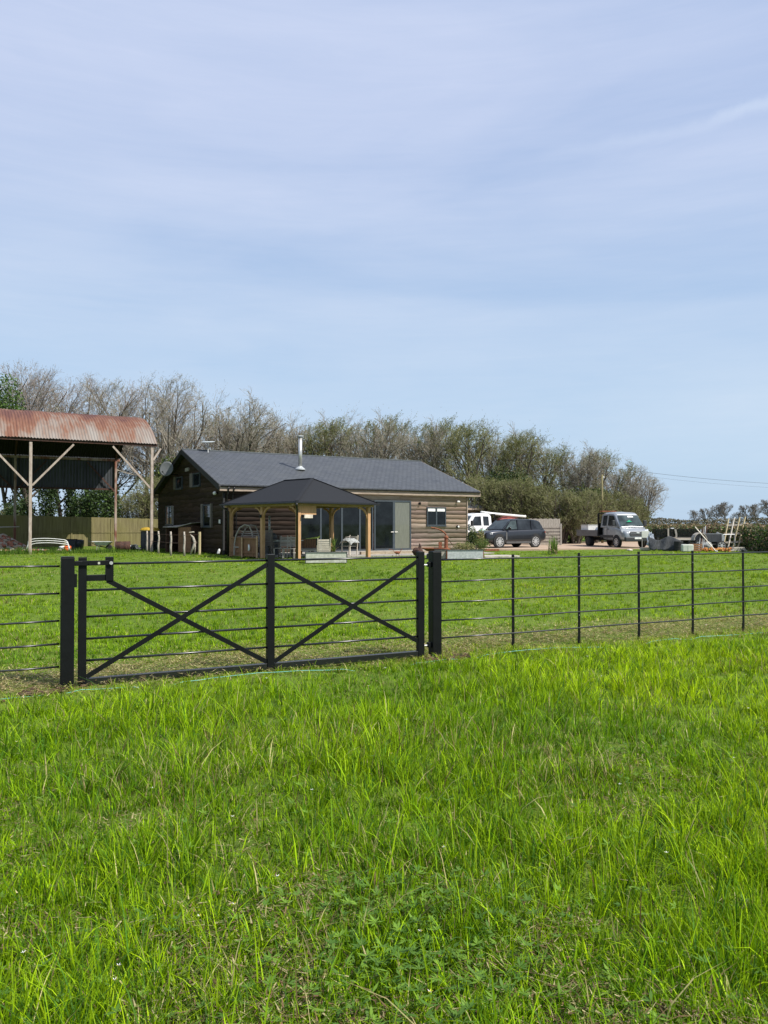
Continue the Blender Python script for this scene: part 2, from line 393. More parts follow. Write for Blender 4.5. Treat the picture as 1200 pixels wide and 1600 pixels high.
# ------------------------------------------------------------------ ground
def ground_material():
    m, t, b = nt('field_ground')
    n = noise(t, coords(t), .35, 6, .65); n2 = noise(t, coords(t), 6, 5, .7)
    c = ramp(t, n, [(.3, (.07,.12,.014)), (.55, (.11,.17,.02)), (.75, (.17,.19,.045))])
    c = mixc(t, ramp(t, n2, [(.45,(0,0,0)),(.75,(.6,.6,.6))]), c, (.05,.06,.02))
    t.links.new(c, b.inputs['Base Color']); b.inputs['Roughness'].default_value = 1
    b.inputs['Specular IOR Level'].default_value = .1
    bump(t, b, n2, .7, .05); return m
gx = np.concatenate([[-3000,-1200,-400,-150,-70], np.linspace(-40, 40, 161), [70,150,400,1200,3000]])
gy = np.concatenate([[-3000,-600,-100,-30], np.linspace(-8, 16, 97), np.linspace(17, 70, 54), [90,130,200,400,1200,3000]])
X, Y = np.meshgrid(gx, gy); Z = gz(X, Y); nx = len(gx); ny = len(gy)
V = np.stack([X.ravel(), Y.ravel(), Z.ravel()], 1)
ii, jj = np.meshgrid(np.arange(nx-1), np.arange(ny-1)); a = (jj*nx+ii).ravel()
g = np_mesh('ground', V, np.stack([a, a+1, a+nx+1, a+nx], 1), [ground_material()], smooth=True)
tag(g, kind='structure')

# ------------------------------------------------------------------ grass
rs = np.random.RandomState(5)
GD = np.array([.899, .4397]); GP = np.array([-3.05, 7.41])   # gate line
def fence_dist(x, y):  # signed distance beyond the fence line (+ = away from camera)
    return (x-GP[0])*(-GD[1]) + (y-GP[1])*GD[0]
def blocked(x, y):
    """no grass under hard surfaces"""
    hx = (x+8.33)*.855+(y-40)*.518; hy = (x+8.33)*-.518+(y-40)*.855
    b = (hy > -.1) & (hx > -.1) & (hx < 16.5)
    b |= (hy > -5.6) & (hx > 3.2) & (hx < 15.2)
    b |= (y > 46.5) & (x > 4.5)
    return b
def make_grass(name, n, d0, d1, segs, label, hfun, wfun, k0):
    # radial distribution rho ~ 1/D^2 , width ~ 1.1D+2
    D = d0*np.exp(rs.rand(n*2)*math.log(d1/d0)); D = D[rs.rand(n*2) < (1.15*D+1.6)/(1.15*D+1.6).max()/D*D.max()*.0+1][:n]
    x = (rs.rand(n)-.5)*(1.12*D+1.6); y = D[:n]
    # about three quarters of the blades grow in tufts
    per = 22; nt_ = n//per; ti = rs.randint(0, nt_, n); tuf = rs.rand(n) < .74
    sig = (.012+.012*rs.rand(nt_))*(1+.05*y[:nt_]); ox = rs.randn(n)*sig[ti]; oy = rs.randn(n)*sig[ti]
    tsz = (.45+1.15*rs.rand(nt_)**1.5)
    x = np.where(tuf, x[:nt_][ti]+ox, x); y = np.where(tuf, y[:nt_][ti]+oy, y); out = np.arctan2(oy, ox)
    tq = rs.rand(nt_)[ti]; hs = np.where(tuf, tsz[ti], .6)
    cl = vn(x, y, 2.2)*.6 + vn2(x, y, 5.5)*.4
    keep = (rs.rand(n) < .3+1.1*cl) & ~blocked(x, y)
    x = x[keep]; y = y[keep]; out = out[keep]; tuf = tuf[keep]; hs = hs[keep]; tq = tq[keep]; n = len(x)
    fd = fence_dist(x, y); z = gz(x, y)
    patch = vn3(x, y, .55); patch2 = vn2(x, y, 1.3); clump = vn(x, y, 3.0)
    dry = np.clip(np.exp(-((fd-.55-.5*(vn(x, y*0+x, .9)-.5))/.62)**2)*(.55+.8*vn2(x, y, 1.1)), 0, 1) * (np.abs(fd) < 2.8)
    h = hfun(fd, y, patch, clump, n)*(1-.6*dry)*hs; wd = wfun(y, n)
    th = rs.rand(n)*2*math.pi
    lean = (.15+.85*rs.rand(n)**1.4 + .6*dry)*h; ld = np.where(tuf, out + rs.randn(n)*.5, rs.rand(n)*6.28); th = ld + math.pi/2 + rs.randn(n)*.6
    # prevailing lean so tufts read as combed by wind
    lx = np.cos(ld)*lean + .12*h*(patch-.3); ly = np.sin(ld)*lean
    K = segs; ts = np.linspace(0, 1, K+1)
    V = np.zeros((n, 2*K+1, 3)); cx, sx = np.cos(th), np.sin(th)
    for i, tt in enumerate(ts):
        px = x + lx*tt**1.8; py = y + ly*tt**1.8; pz = z - .01 + h*(tt-.28*tt**3*(lean/h))
        if i < K:
            ww = wd*(1-.75*tt**1.6)*.5
            V[:, 2*i, 0] = px-cx*ww; V[:, 2*i, 1] = py-sx*ww; V[:, 2*i, 2] = pz
            V[:, 2*i+1, 0] = px+cx*ww; V[:, 2*i+1, 1] = py+sx*ww; V[:, 2*i+1, 2] = pz
        else:
            V[:, 2*K, 0] = px; V[:, 2*K, 1] = py; V[:, 2*K, 2] = pz
    fs = []
    for i in range(K-1):
        fs += [(2*i, 2*i+1, 2*i+3), (2*i, 2*i+3, 2*i+2)]
    fs.append((2*K-2, 2*K-1, 2*K))
    fs = np.array(fs); nv = 2*K+1
    Fc = (np.arange(n)[:, None, None]*nv + fs[None]).reshape(-1, 3)
    # colours
    g1 = np.array([.115,.25,.004]); g2 = np.array([.41,.56,.008]); g3 = np.array([.06,.15,.015]); straw = np.array([.42,.37,.17]); brown = np.array([.20,.14,.07])
    q = np.clip(patch*.55+patch2*.4+tq*.35-.22+rs.randn(n)*.16, 0, 1)[:, None]
    c = g1*(1-q)+g2*q
    big_ = vn2(x*.8+9, y*.5, .32)[:, None]; c = c*(.72+.5*big_)*(np.array([1.0,1.0,1.0])+(.35*(big_-.5))*np.array([1,.2,0]))
    dk = (rs.rand(n) < .2)[:, None]; c = np.where(dk, g3, c)
    far = np.clip((y-9)/10, 0, 1)[:, None]; c = c*(1-far*.35) + far*.35*np.array([.17,.25,.04])
    lowp = np.clip((vn3(x, y, .9)-.58)*3, 0, 1) 
    st = (rs.rand(n) < .05+.55*dry+.16*lowp)[:, None]
    s2 = (rs.rand(n) < .35)[:, None]; c = np.where(st, np.where(s2, brown, straw), c)
    c = c*(1-.45*dry[:, None]) + .45*dry[:, None]*np.array([.34,.30,.12])
    va = 1-.6*far; c = c*(1+va*.7*(rs.rand(n)[:, None]-.5))*(1+va*.6*(tq[:, None]-.5))*k0
    cc = np.repeat(c[:, None, :], nv, 1)
    o = np_mesh(name, V.reshape(-1, 3), Fc, [M['grass']], cc.reshape(-1, 3), smooth=False)
    tag(o, label, 'grass', kind='stuff'); return o
def thatch():
    n = 110000; s = rs.uniform(-2.2, 13, n); f_ = rs.uniform(-.5, 2.3, n)
    x = LPX[0]+.899*s-.4397*f_; y = LPX[1]+.4397*s+.899*f_
    m = np.exp(-((f_-.65-.9*(vn(s, s*0, .7)-.5))/.75)**2)*(.25+1.3*vn2(x, y, 1.3)*vn(x, y, 3.1)); k = rs.rand(n) < m*1.1
    x = x[k]; y = y[k]; n = len(x); z = gz(x, y)+.01+.05*rs.rand(n)**1.5; a = rs.rand(n)*6.28; L_ = .03+.08*rs.rand(n); w_ = .003+.004*rs.rand(n)
    dx = np.cos(a); dy = np.sin(a)
    V = np.stack([np.stack([x-dy*w_, y+dx*w_, z], 1), np.stack([x+dy*w_, y-dx*w_, z], 1), np.stack([x+dx*L_, y+dy*L_, z+.03*rs.rand(n)-.005], 1)], 1).reshape(-1, 3)
    c1 = np.array([.50,.42,.22]); c2 = np.array([.26,.18,.09]); c3 = np.array([.24,.27,.07]); u = rs.rand(n)[:, None]
    c = np.where(u < .4, c1, np.where(u < .7, c2, c3))*(.6+.7*rs.rand(n)[:, None])
    o = np_mesh('dry_thatch', V, np.arange(n*3).reshape(-1, 3), [M['grass']], np.repeat(c, 3, 0)); tag(o, 'trampled straw coloured dead grass along the line of the gate and railings', 'dead grass', kind='stuff')
LPX = (-3.05, 7.41)
thatch()
def litter():
    n = 150000; D = 1.9*np.exp(rs.rand(n)*math.log(9/1.9)); x = (rs.rand(n)-.5)*(1.12*D+1.6); y = D
    fd = fence_dist(x, y); m = np.clip((.40-(vn3(x, y, .55)*.5+vn(x, y, 3.0)*.5))*3.5, .03, .8); k = (rs.rand(n) < m) & (fd < 0)
    x = x[k]; y = y[k]; n = len(x); z = gz(x, y)+.012+.045*rs.rand(n); a = rs.rand(n)*6.28; L_ = .015+.06*rs.rand(n)**2; w_ = .0015+.003*rs.rand(n)
    dx = np.cos(a); dy = np.sin(a)
    V = np.stack([np.stack([x-dy*w_, y+dx*w_, z], 1), np.stack([x+dy*w_, y-dx*w_, z], 1), np.stack([x+dx*L_, y+dy*L_, z+.03*(rs.rand(n)-.4)], 1)], 1).reshape(-1, 3)
    c1 = np.array([.44,.38,.20]); c2 = np.array([.20,.13,.07]); c3 = np.array([.16,.24,.04]); u = rs.rand(n)[:, None]
    c = np.where(u < .25, c1, np.where(u < .6, c2, c3))*(.5+.8*rs.rand(n)[:, None])
    o = np_mesh('dead_grass_litter', V, np.arange(n*3).reshape(-1, 3), [M['grass']], np.repeat(c, 3, 0)); tag(o, 'matted dead stems and litter in the thin patches of the meadow', 'dead grass', kind='stuff')
litter()
def h_near(fd, y, p, c, n):
    pp = np.clip((p*.5+c*.5-.22)*1.9, .12, 1)
    base = .066+(.0+.098*pp)*np.clip((-fd-.3)/1.3, 0, 1)
    return base*(.5+rs.rand(n)*.9) + (rs.rand(n) < .03)*(fd < -.8)*.10
def h_far(fd, y, p, c, n): return (.035+.06*p*(.4+c))*(.6+rs.rand(n)*.8)+.01
make_grass('meadow_grass', 300000, 1.9, 12, 3, 'long tufted bright green meadow grass in front of the black gate', h_near, lambda y, n: (.003+.0050*rs.rand(n)**1.6)*(.8+.07*y), 1.0)
make_grass('lawn_grass', 330000, 8.3, 48, 2, 'short lawn grass between the black railings and the house', h_far, lambda y, n: (.004+.0065*rs.rand(n))*(y/9)**.8, 1.0)
make_grass('undergrowth_grass', 70000, 1.9, 9, 2, 'fine low undergrowth between the taller grass tufts', lambda fd, y, p, c, n: .02+.035*rs.rand(n), lambda y, n: .004+.004*rs.rand(n), .5)

# weeds: small cut leaves and a few white flowers
def weeds():
    V = []; Fc = []; C_ = []; MI = []
    rnd = random.Random(4)
    def leaf(p, ang, L, tilt, col, mi=0):
        n0 = len(V); d = Vector((math.cos(ang)*math.cos(tilt), math.sin(ang)*math.cos(tilt), math.sin(tilt))); s = Vector((-math.sin(ang), math.cos(ang), 0))
        p = Vector(p)
        for q in (p, p+d*L*.5+s*L*.13, p+d*L, p+d*L*.5-s*L*.13): V.append(q); C_.append(col)
        Fc.append((n0, n0+1, n0+2, n0+3)); MI.append(mi)
    for k in range(760):
        if k < 380: px = rnd.gauss(640, 110); D = rnd.uniform(2.3, 3.3)
        else: px = rnd.uniform(0, 1200); D = 2.1*math.exp(rnd.random()*1.35)
        x, y = at(px, D); z = float(gz(x, y)) + rnd.uniform(.03, .11)
        col = random.Random(k).choice([(1,1,1), (1.6,1.5,1.2), (.8,.9,.8)]); nl = rnd.choice([3,5,5,7]); a0 = rnd.random()*6.28
        for j in range(nl):
            leaf((x, y, z), a0+(j-nl/2)*.62, rnd.uniform(.02,.045), rnd.uniform(-.1,.6), col)
    for k in range(60):
        px = rnd.uniform(0, 1200); D = 2.4*math.exp(rnd.random()*2.6); x, y = at(px, D); z = float(gz(x, y)) + (.10 if D < 9 else .05)
        for j in range(5): leaf((x, y, z), j*1.256, .008+.0012*D, .35, (1,1,1), 1 if rnd.random() < .7 else 2)
    m1 = leafy('weed_leaf', (.05,.115,.016), (.13,.23,.028), .25)
    o = np_mesh('weeds', np.array([tuple(v) for v in V]), np.array(Fc), [m1, mat('petal', (.8,.8,.76), rough=.7, bmp=0), mat('yellow_petal', (.8,.65,.08), rough=.7, bmp=0)], np.array(C_), np.array(MI))
    tag(o, 'low cut-leaved weeds and tiny flowers growing through the grass', 'weeds', kind='stuff')
weeds()

# ------------------------------------------------------------------ gate and railings
GA = math.atan2(.4397, .899)
LP = (-3.05, 7.41); RP = (LP[0]+.899*4.07, LP[1]+.4397*4.07)
def gl(s, off=0):  # world point on gate line
    return (LP[0]+.899*s-.4397*off*-1*0+(.4397*off), LP[1]+.4397*s-.899*off)
for (x, y), lab, top in ((LP, 'thick black square steel gate post at the latch end, left of the gate', 1.26), (RP, 'thick black square steel gate post at the hinge end, right of the gate', 1.25)):
    p = thing('gate_post', (x, y, 0), GA, lab, 'gate post')
    mb = MB().box(-.06,.06,-.06,.06,-.3,top); mb.build('post_tube', M['black'], p, bevel=.006)
    MB().box(-.058,.058,-.058,.058,top+.0005,top+.008).build('cap', M['black'], p, bevel=.003)
    if x < 0:
        MB().box(.0605,.085,-.02,.02,.97,1.10).build('latch_plate', M['black'], p, bevel=.003)
        MB().box(.0605,.13,-.058,-.045,1.18,1.222).build('latch_keeper', M['black'], p, bevel=.003)
    else:
        for z in (1.095, .14):
            hb = MB().box(-.10,-.0605,-.03,.03,z-.025,z+.035).build('hinge_bracket', M['black'], p, bevel=.004)
            MB().tube([(-.235,0,z),(-.06,0,z)], .011, 8).build('hinge_bolt', M['zinc'], hb)
            MB().lathe([(.02,-.21),(.02,-.19)], (0,0,z), 6, 'x').build('nut', M['zinc'], hb)
gt = thing('field_gate', (LP[0], LP[1], 0), GA, 'wide black metal estate field gate with round rails and crossed flat braces', 'gate')
zr = [1.19, .937, .68, .466, .255]
for s, w_, z0, z1 in ((.135,.075,.02,1.255), (3.874,.085,.02,1.255)):
    MB().box(s-w_/2, s+w_/2, -.03,.03, z0, z1).build('end_stile', M['black'], gt, bevel=.004)
MB().box(2.03-.04, 2.03+.04, -.035,.035, .03, 1.255).build('middle_stile', M['black'], gt, bevel=.004)
for i, z in enumerate(zr):
    s0 = .41 if i == 0 else .17
    MB().tube([(s0, 0, z), (1.99, 0, z)], .0115, 8).build('rail', M['black_gloss'], gt, smooth=True)
    MB().tube([(2.07, 0, z), (3.83, 0, z)], .0115, 8).build('rail', M['black_gloss'], gt, smooth=True)
MB().box(.173,1.989,-.028,.028,.02,.085).build('bottom_rail', M['black_gloss'], gt, bevel=.004)
MB().box(2.071,3.831,-.028,.028,.02,.085).build('bottom_rail', M['black_gloss'], gt, bevel=.004)
def brace(a, b, off):
    MB().beam((a[0], off, a[1]), (b[0], off, b[1]), .006, .048).build('brace', M['black'], gt, bevel=.002)
brace((.36,1.03), (1.992,.10), -.018); brace((.173,.10), (1.992,1.15), -.026)
brace((2.068,1.15), (3.831,.20), -.018); brace((2.068,.10), (3.831,1.15), -.026)
MB().box(.345,.418,-.032,.032,1.0235,1.258).build('latch_upright', M['black'], gt, bevel=.003)
MB().box(.173,.3445,-.022,.022,1.026,1.085).build('latch_bar', M['black'], gt, bevel=.003)
lt = MB().box(.062,.37,-.052,-.0335,1.178,1.226).build('latch_lever', M['black'], gt, bevel=.003)
MB().lathe([(.017,-.062),(.017,-.0525)], (.392,0,1.20), 12, 'y').build('bolt', M['zinc'], lt)
MB().lathe([(.017,-.062),(.017,-.0525)], (.20,0,1.20), 8, 'y').build('bolt', M['black'], lt)
MB().box(.27,.29,-.054,-.0525,1.19,1.212).build('catch', M['galv_dirty'], lt)
MB().box(.09,.175,-.02,.02,1.2585,1.262).build('stile_cap', M['black'], gt)

def railing(name, s0, posts, s1, zs, label, ptop=1.2):
    root = thing(name, gl(s0), GA, label, 'railing fence')
    for i, s in enumerate(posts):
        po = MB().box(s-s0-.019, s-s0+.019, -.005,.005, -.25, ptop).build('post', M['black'], root, bevel=.0015)
        if i % 2 == 1:
            for z in (1.03, .38): MB().lathe([(.006,-.009),(.006,-.0055)], (s-s0, 0, z), 8, 'y').build('bolt', M['zinc'], po)
        fe = MB().box(s-s0-.019, s-s0+.019, .0055, .011, -.25, .1).build('foot', M['black'], po)
    for z in zs:
        pts = []
        k = 14
        for i in range(k+1):
            s = (s1-s0)*i/k; pts.append((s, 0, z + .004*math.sin(i*1.7+z*5)))
        MB().tube(pts, .0095, 8).build('rail', M['black_gloss'], root, smooth=True)
railing('estate_railing', 4.135, [4.07+q for q in (1.133,2.19,3.24,4.27,5.32,6.37,7.42,8.47)], 13.3, [1.15,.89,.64,.42,.21], 'black five rail estate fence running right from the hinge post')
railing('estate_railing', -5.0, [-5.0,-4,-3,-2,-1], -.065, [1.18,.915,.65,.43,.215], 'short black five rail fence ending at the latch post on the left')

rnd = random.Random(12)
pts = []
for i in range(90):
    s = -1.6 + i*.155; x, y = gl(s, .30+.03*math.sin(i*.5)); pts.append((x, y, float(gz(x, y)) + .022+.014*math.sin(i*.33)+.006*rnd.random()))
pts = [(p[0], p[1], p[2]-(.03 if (i % 23) in (6,7,8,9,10,15,16) else 0)) for i, p in enumerate(pts)]
MB().tube(pts, .0025, 5).build('string_line', M['string'])
tag(bpy.data.objects['string_line'], 'turquoise marker string lying along the grass in front of the gate', 'string')
mb = MB()
for k in range(70):
    x, y = gl(4.07+rnd.gauss(.1,.16), .14+rnd.gauss(0,.07)); r = rnd.uniform(.012,.035)
    mb.blob((x, y, float(gz(x, y))+.012), (r*1.3, r, r*.8), k, .3, 6, 4)
for k in range(30):
    x, y = gl(-.25+rnd.gauss(0,.14), .15+rnd.gauss(0,.09)); r = rnd.uniform(.012,.03)
    mb.blob((x, y, float(gz(x, y))+.01), (r*1.3, r, r*.8), k, .3, 6, 4)
tag(mb.build('loose_soil', M['dirt']), 'crumbs of bare brown soil dug up at the feet of the gate posts', 'soil', kind='stuff')

# ------------------------------------------------------------------ house
HA = math.atan2(.518, .855)
HO = (-8.33, 40.0)
L, W = 15.8, 12.85
EZ = 3.58; RZ = 5.86
def fs(px):
    p = ray(px); return (40*p+8.33)/(.855-.518*p)
def ft(px):
    p = ray(px); return (-8.33-40*p)/(.518+.855*p)
house = thing('timber_house', HO, HA, 'low timber clad barn style house with a long grey slate roof', 'house')
# shell, a little inside the boards
sh = MB()
sh.prism([(.03,.03,0),(.03,W-.03,0),(.03,W-.03,EZ-.02),(.03,W/2,RZ-.1),(.03,.03,EZ-.02)], (L-.06,0,0))
sh.build('inner_wall', M['shed'], house)
def boards(name, m, kind, parent, seed, x_lo, x_hi, top, wav=.022, bh=.27, dark=1.0):
    """lapped waney-edge boards; kind 'front': along x at y=0 ; 'gable': along y at x=0"""
    rr = random.Random(seed); V = []; Fc = []; C_ = []
    zc = 0.02
    while zc < top(0.5*(x_lo+x_hi)) - .05:
        hgt = bh*rr.uniform(.78, 1.2)
        a = x_lo; b_ = x_hi
        if kind == 'gable' and zc > EZ-.35:
            k = (zc-(EZ-.3))/(RZ-EZ+.0)*W/2
            a = max(x_lo, k); b_ = min(x_hi, W-k)
            if b_-a < .4: break
        # split in lengths
        cuts = [a]
        while cuts[-1] < b_-.01:
            nx_ = cuts[-1]+rr.uniform(2.4, 4.4); cuts.append(nx_ if nx_ < b_-1.0 else b_)
        for q in range(len(cuts)-1):
            c0 = cuts[q]+(.004 if q else 0); c1 = cuts[q+1]
            n = max(3, int((c1-c0)/.22)); tint = rr.uniform(.62, 1.3)*dark; tt = (tint*rr.uniform(.96,1.08), tint, tint*rr.uniform(.9,1.03))
            ph = rr.random()*9; base = len(V)
            for i in range(n+1):
                s = c0+(c1-c0)*i/n
                wz = wav*(math.sin(s*1.7+ph)+.6*math.sin(s*4.3+ph*2)+.3*math.sin(s*9.1+ph))
                zt = zc+hgt+.03; zb = zc+wz
                for off, z in ((-.014, zt), (-.027, zb), (-.010, zb-.002)):
                    V.append((s, off, z) if kind == 'front' else (off, s, z)); C_.append(tt)
            for i in range(n):
                k = base+i*3
                Fc += [(k, k+1, k+4, k+3), (k+1, k+2, k+5, k+4)]
        zc += hgt
    return np_mesh(name, np.array(V), np.array(Fc), [m], np.array(C_), parent=parent)
M['clad_pavilion_shade'] = clad('pavilion_shade_cladding', [(.022,.016,.013), (.045,.034,.028), (.078,.06,.05), (.055,.036,.028)])  # front boards again, with the pavilion's shade painted into their colour
boards('front_cladding', M['clad_pavilion_shade'], 'front', house, 4, 0, 4.28, lambda s: EZ-.15, wav=.015, bh=.25)
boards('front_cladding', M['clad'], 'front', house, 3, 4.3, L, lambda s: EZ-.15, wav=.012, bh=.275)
boards('gable_cladding', M['clad_gable_shade'], 'gable', house, 7, 0, W, lambda s: RZ-.2, wav=.03)
ro = boards('right_gable_cladding', M['clad'], 'gable', house, 9, 0, W, lambda s: RZ-.2); ro.rotation_euler = (0,0,math.pi); ro.location = (L, W, 0)
MB().box(L-.02, L+.04, -.075, .02, 0, EZ-.2).build('corner_board', M['fascia'], house)
MB().box(-.075, .02, -.075, .02, 0, EZ-.2).build('corner_board', M['black_matt'], house)
# roof
ov, ox0, ox1 = .27, .35, .86
pit = (RZ-EZ)/(W/2)
for sgn in (0, 1):
    y0 = -ov; z0 = EZ-ov*pit; th = .1
    pts = [(-ox0, y0, z0+.06), (-ox0, W/2, RZ+.06), (-ox0, W/2, RZ+.06+th), (-ox0, y0, z0+.06+th)]
    if sgn: pts = [(p[0], W-p[1], p[2]) for p in pts]
    rf = MB().prism(pts, (L+ox0+ox1, 0, 0)).build('roof', M['slate'], house)
    if not sgn: roof_f = rf
rdg = MB()
for i in range(38):
    x0 = -ox0+.012+i*(L+ox0+ox1-.02)/38
    rdg.prism([(x0, W/2-.14, RZ+.115+.0), (x0, W/2-.14, RZ+.135), (x0, W/2, RZ+.195), (x0, W/2+.14, RZ+.135), (x0, W/2+.14, RZ+.115), (x0, W/2, RZ+.172)], ((L+ox0+ox1)/38-.008, 0, 0))
rdg.build('ridge_tiles', M['slate_dark'], roof_f)
# bargeboards
for x0, mm in ((-ox0-.035, M['black_matt']), (L+ox1+.002, M['fascia'])):
    for sgn in (0, 1):
        p = [(x0, -ov, EZ-ov*pit-.16), (x0, W/2, RZ-.14), (x0, W/2, RZ+.155), (x0, -ov, EZ-ov*pit+.155)]
        if sgn: p = [(q[0], W-q[1], q[2]) for q in p]
        MB().prism(p, (.033, 0, 0)).build('bargeboard', mm, house)
# soffits (dark), fascia and gutter
zf = EZ-ov*pit
MB().box(-ox0+.01, L+ox1-.01, -ov-.03, -ov+.005, zf-.18, zf+.045).build('fascia', M['fascia'], house)
MB().box(-ox0+.01, L+ox1-.01, W+ov-.005, W+ov+.03, zf-.18, zf+.045).build('fascia', M['fascia'], house)
MB().box(-ox0+.02, L+ox1-.02, -ov+.006, -.01, zf-.15, zf-.12).build('soffit', M['shed'], house)
gu = []
for a in range(9):
    tt = math.pi*a/8; gu.append((-ox0, -ov-.095-.062*math.cos(tt), zf+.095-.062*math.sin(tt)))
gu += [(-ox0, -ov-.095+.055*math.cos(math.pi*a/8), zf+.093-.055*math.sin(math.pi*a/8)) for a in range(9)]
gut = MB().prism(gu, (L+ox0+ox1, 0, 0)).build('gutter', M['gutter'], house)
MB().tube([(.12,-ov-.09,zf+.04),(.12,-ov-.09,zf-.1),(.12,-.12,zf-.42),(.12,-.12,.05)], .04, 8).build('downpipe', M['gutter'], gut, smooth=True)
MB().tube([(.42,-ov-.09,zf+.04),(.42,-ov-.09,zf-.1),(.42,-.12,zf-.32),(.42,-.12,2.9),(.62,-.12,2.5),(.62,-.12,.05)], .034, 8).build('downpipe', M['gutter'], gut, smooth=True)

def window(plane, a0, a1, z0, z1, divs, parent, name='window', bottom=0, rev=None, mullw=.055, panes=None, gl_m='glass', fw=.065):
    """plane 'front': y=-0.07 ; 'gable': x=-0.07"""
    def bx(mb, u0, u1, d0, d1, q0, q1):
        if plane == 'front': mb.box(u0, u1, -d1, -d0, q0, q1)
        else: mb.box(-d1, -d0, u0, u1, q0, q1)
    fr = MB(); D0, D1 = .02, .105
    bx(fr, a0, a1, D0, D1, z0, z0+fw); bx(fr, a0, a1, D0, D1, z1-fw, z1)
    bx(fr, a0, a0+fw, D0, D1-.002, z0+fw, z1-fw); bx(fr, a1-fw, a1, D0, D1-.002, z0+fw, z1-fw)
    for d in divs: bx(fr, d-mullw, d+mullw, D0, D1-.002, z0+fw, z1-fw)
    f_ = fr.build(name, M['frame_grey'], parent, bevel=.004)
    ed = [a0+fw] + [q for d in divs for q in (d-mullw, d+mullw)] + [a1-fw]
    for i in range(0, len(ed), 2):
        g_ = MB(); bx(g_, ed[i]+.001, ed[i+1]-.001, .06, .072, z0+fw+.001, z1-fw-.001)
        m_ = M[panes[i//2]] if panes else M[gl_m]
        g_.build('pane', m_, f_)
    if rev: 
        s_ = MB(); bx(s_, a0-rev, a0-.003, .02, .12, z0, z1+.0); s_.build('reveal_board', M['fascia'] if plane == 'front' else M['grey_wood'], f_)
    s_ = MB(); bx(s_, a0-.04, a1+.04, .02, .15, z0-.045, z0-.003); s_.build('sill', M['frame_grey'], f_)
    return f_
fb = window('front', 4.3, 8.93, .06, 2.98, [fs(500), fs(533), fs(561)], house, 'bifold_door')
fb2 = window('front', 9.02, fs(641), .06, 2.98, [fs(614)], house, 'french_door', panes=['glass', 'blind'], fw=.09, mullw=.08)
MB().tube([(fs(614)-.04,-.15,1.12),(fs(614)-.22,-.15,1.12)], .012, 6).build('handle', M['steel'], fb2)
MB().tube([(fs(614)+.04,-.15,1.12),(fs(614)+.22,-.15,1.12)], .012, 6).build('handle', M['steel'], fb2)
kw = window('front', fs(666), fs(695.5), 1.48, 2.62, [fs(680.5)], house, 'window')
MB().box(fs(666)+.08, fs(680.5)-.07, -.078, -.0725, 2.36, 2.55).build('roller_blind', M['plate'], kw)
MB().box(fs(680.5)+.07, fs(695.5)-.08, -.078, -.0725, 2.36, 2.55).build('roller_blind', M['plate'], kw)
window('gable', ft(271), ft(261), 1.54, 2.74, [(ft(271)+ft(261))/2], house, rev=.12)
window('gable', ft(331), ft(320), 1.44, 2.66, [], house, rev=.0001)
MB().box(-.14,-.02, ft(320)+.02, ft(317), 1.4, 2.7).build('window_reveal', M['dark_wood'], house)
MB().box(-.12,-.02, ft(333), ft(331)-.02, 1.4, 2.7).build('window_reveal', M['dark_wood'], house)
window('gable', ft(286), ft(277), 3.72, 4.46, [], house)
MB().box(-.14,-.02, ft(277)+.01, ft(274), 3.7, 4.5).build('window_reveal', M['dark_wood'], house)
window('gable', ft(314), ft(303.5), 3.74, 4.5, [], house)
MB().box(-.14,-.02, ft(303.5)+.01, ft(299.5), 3.72, 4.52).build('window_reveal', M['dark_wood'], house)
MB().box(-.09,-.02, ft(296), ft(291), 4.70, 4.90).build('vent', M['grey_wood'], house)
MB().box(-.10,-.055, ft(346.5), ft(344.5), 1.62, 1.82).build('meter_box', M['white_plastic'], house)
# flood lights
def light_fit(px, z, plane='front'):
    if plane == 'front':
        x = fs(px); r_ = MB().box(x-.03,x+.03,-.13,-.05,z-.05,z+.05).build('wall_light', M['black'], house)
        MB().blob((x+.02,-.2,z-.01), (.12,.08,.07), 1, 0, 10, 6).build('lamp_head', M['lamp_w'], r_)
    else:
        x = ft(px); r_ = MB().box(-.13,-.05,x-.03,x+.03,z-.05,z+.05).build('wall_light', M['black'], house)
        MB().blob((-.2,x,z-.03), (.1,.16,.10), 1, 0, 10, 6).build('lamp_head', M['lamp_w'], r_)
light_fit(713, 2.98); light_fit(341, 3.25, 'gable')
x = fs(654.5); MB().box(x-.05,x+.05,-.15,-.05,2.75,2.9).build('wall_light', M['black'], house)
x = fs(714); r_ = MB().lathe([(.09,-.10),(.10,-.075),(.1,-.05)], (x,0,1.42), 14, 'y').build('outside_socket', M['black'], house)
MB().lathe([(.05,-.13),(.07,-.105)], (x+.04,0,1.42), 12, 'y').build('cover', M['white_plastic'], r_)
# flue
fx, fy = 5.74, 3.0; fz = EZ+pit*fy+.15
fl = MB().tube([(fx,fy,fz-.05),(fx,fy,6.72)], .115, 14).build('flue', M['steel'], house, smooth=True)
MB().lathe([(.3,-.06),(.3,-.0),(.15,.12),(.12,.16)], (fx,fy,fz+.06), 16).build('flashing', M['galv'], fl)
MB().lathe([(.13,0),(.19,.05),(.19,.09),(.02,.13)], (fx,fy,6.73), 14).build('cowl', M['galv'], fl)
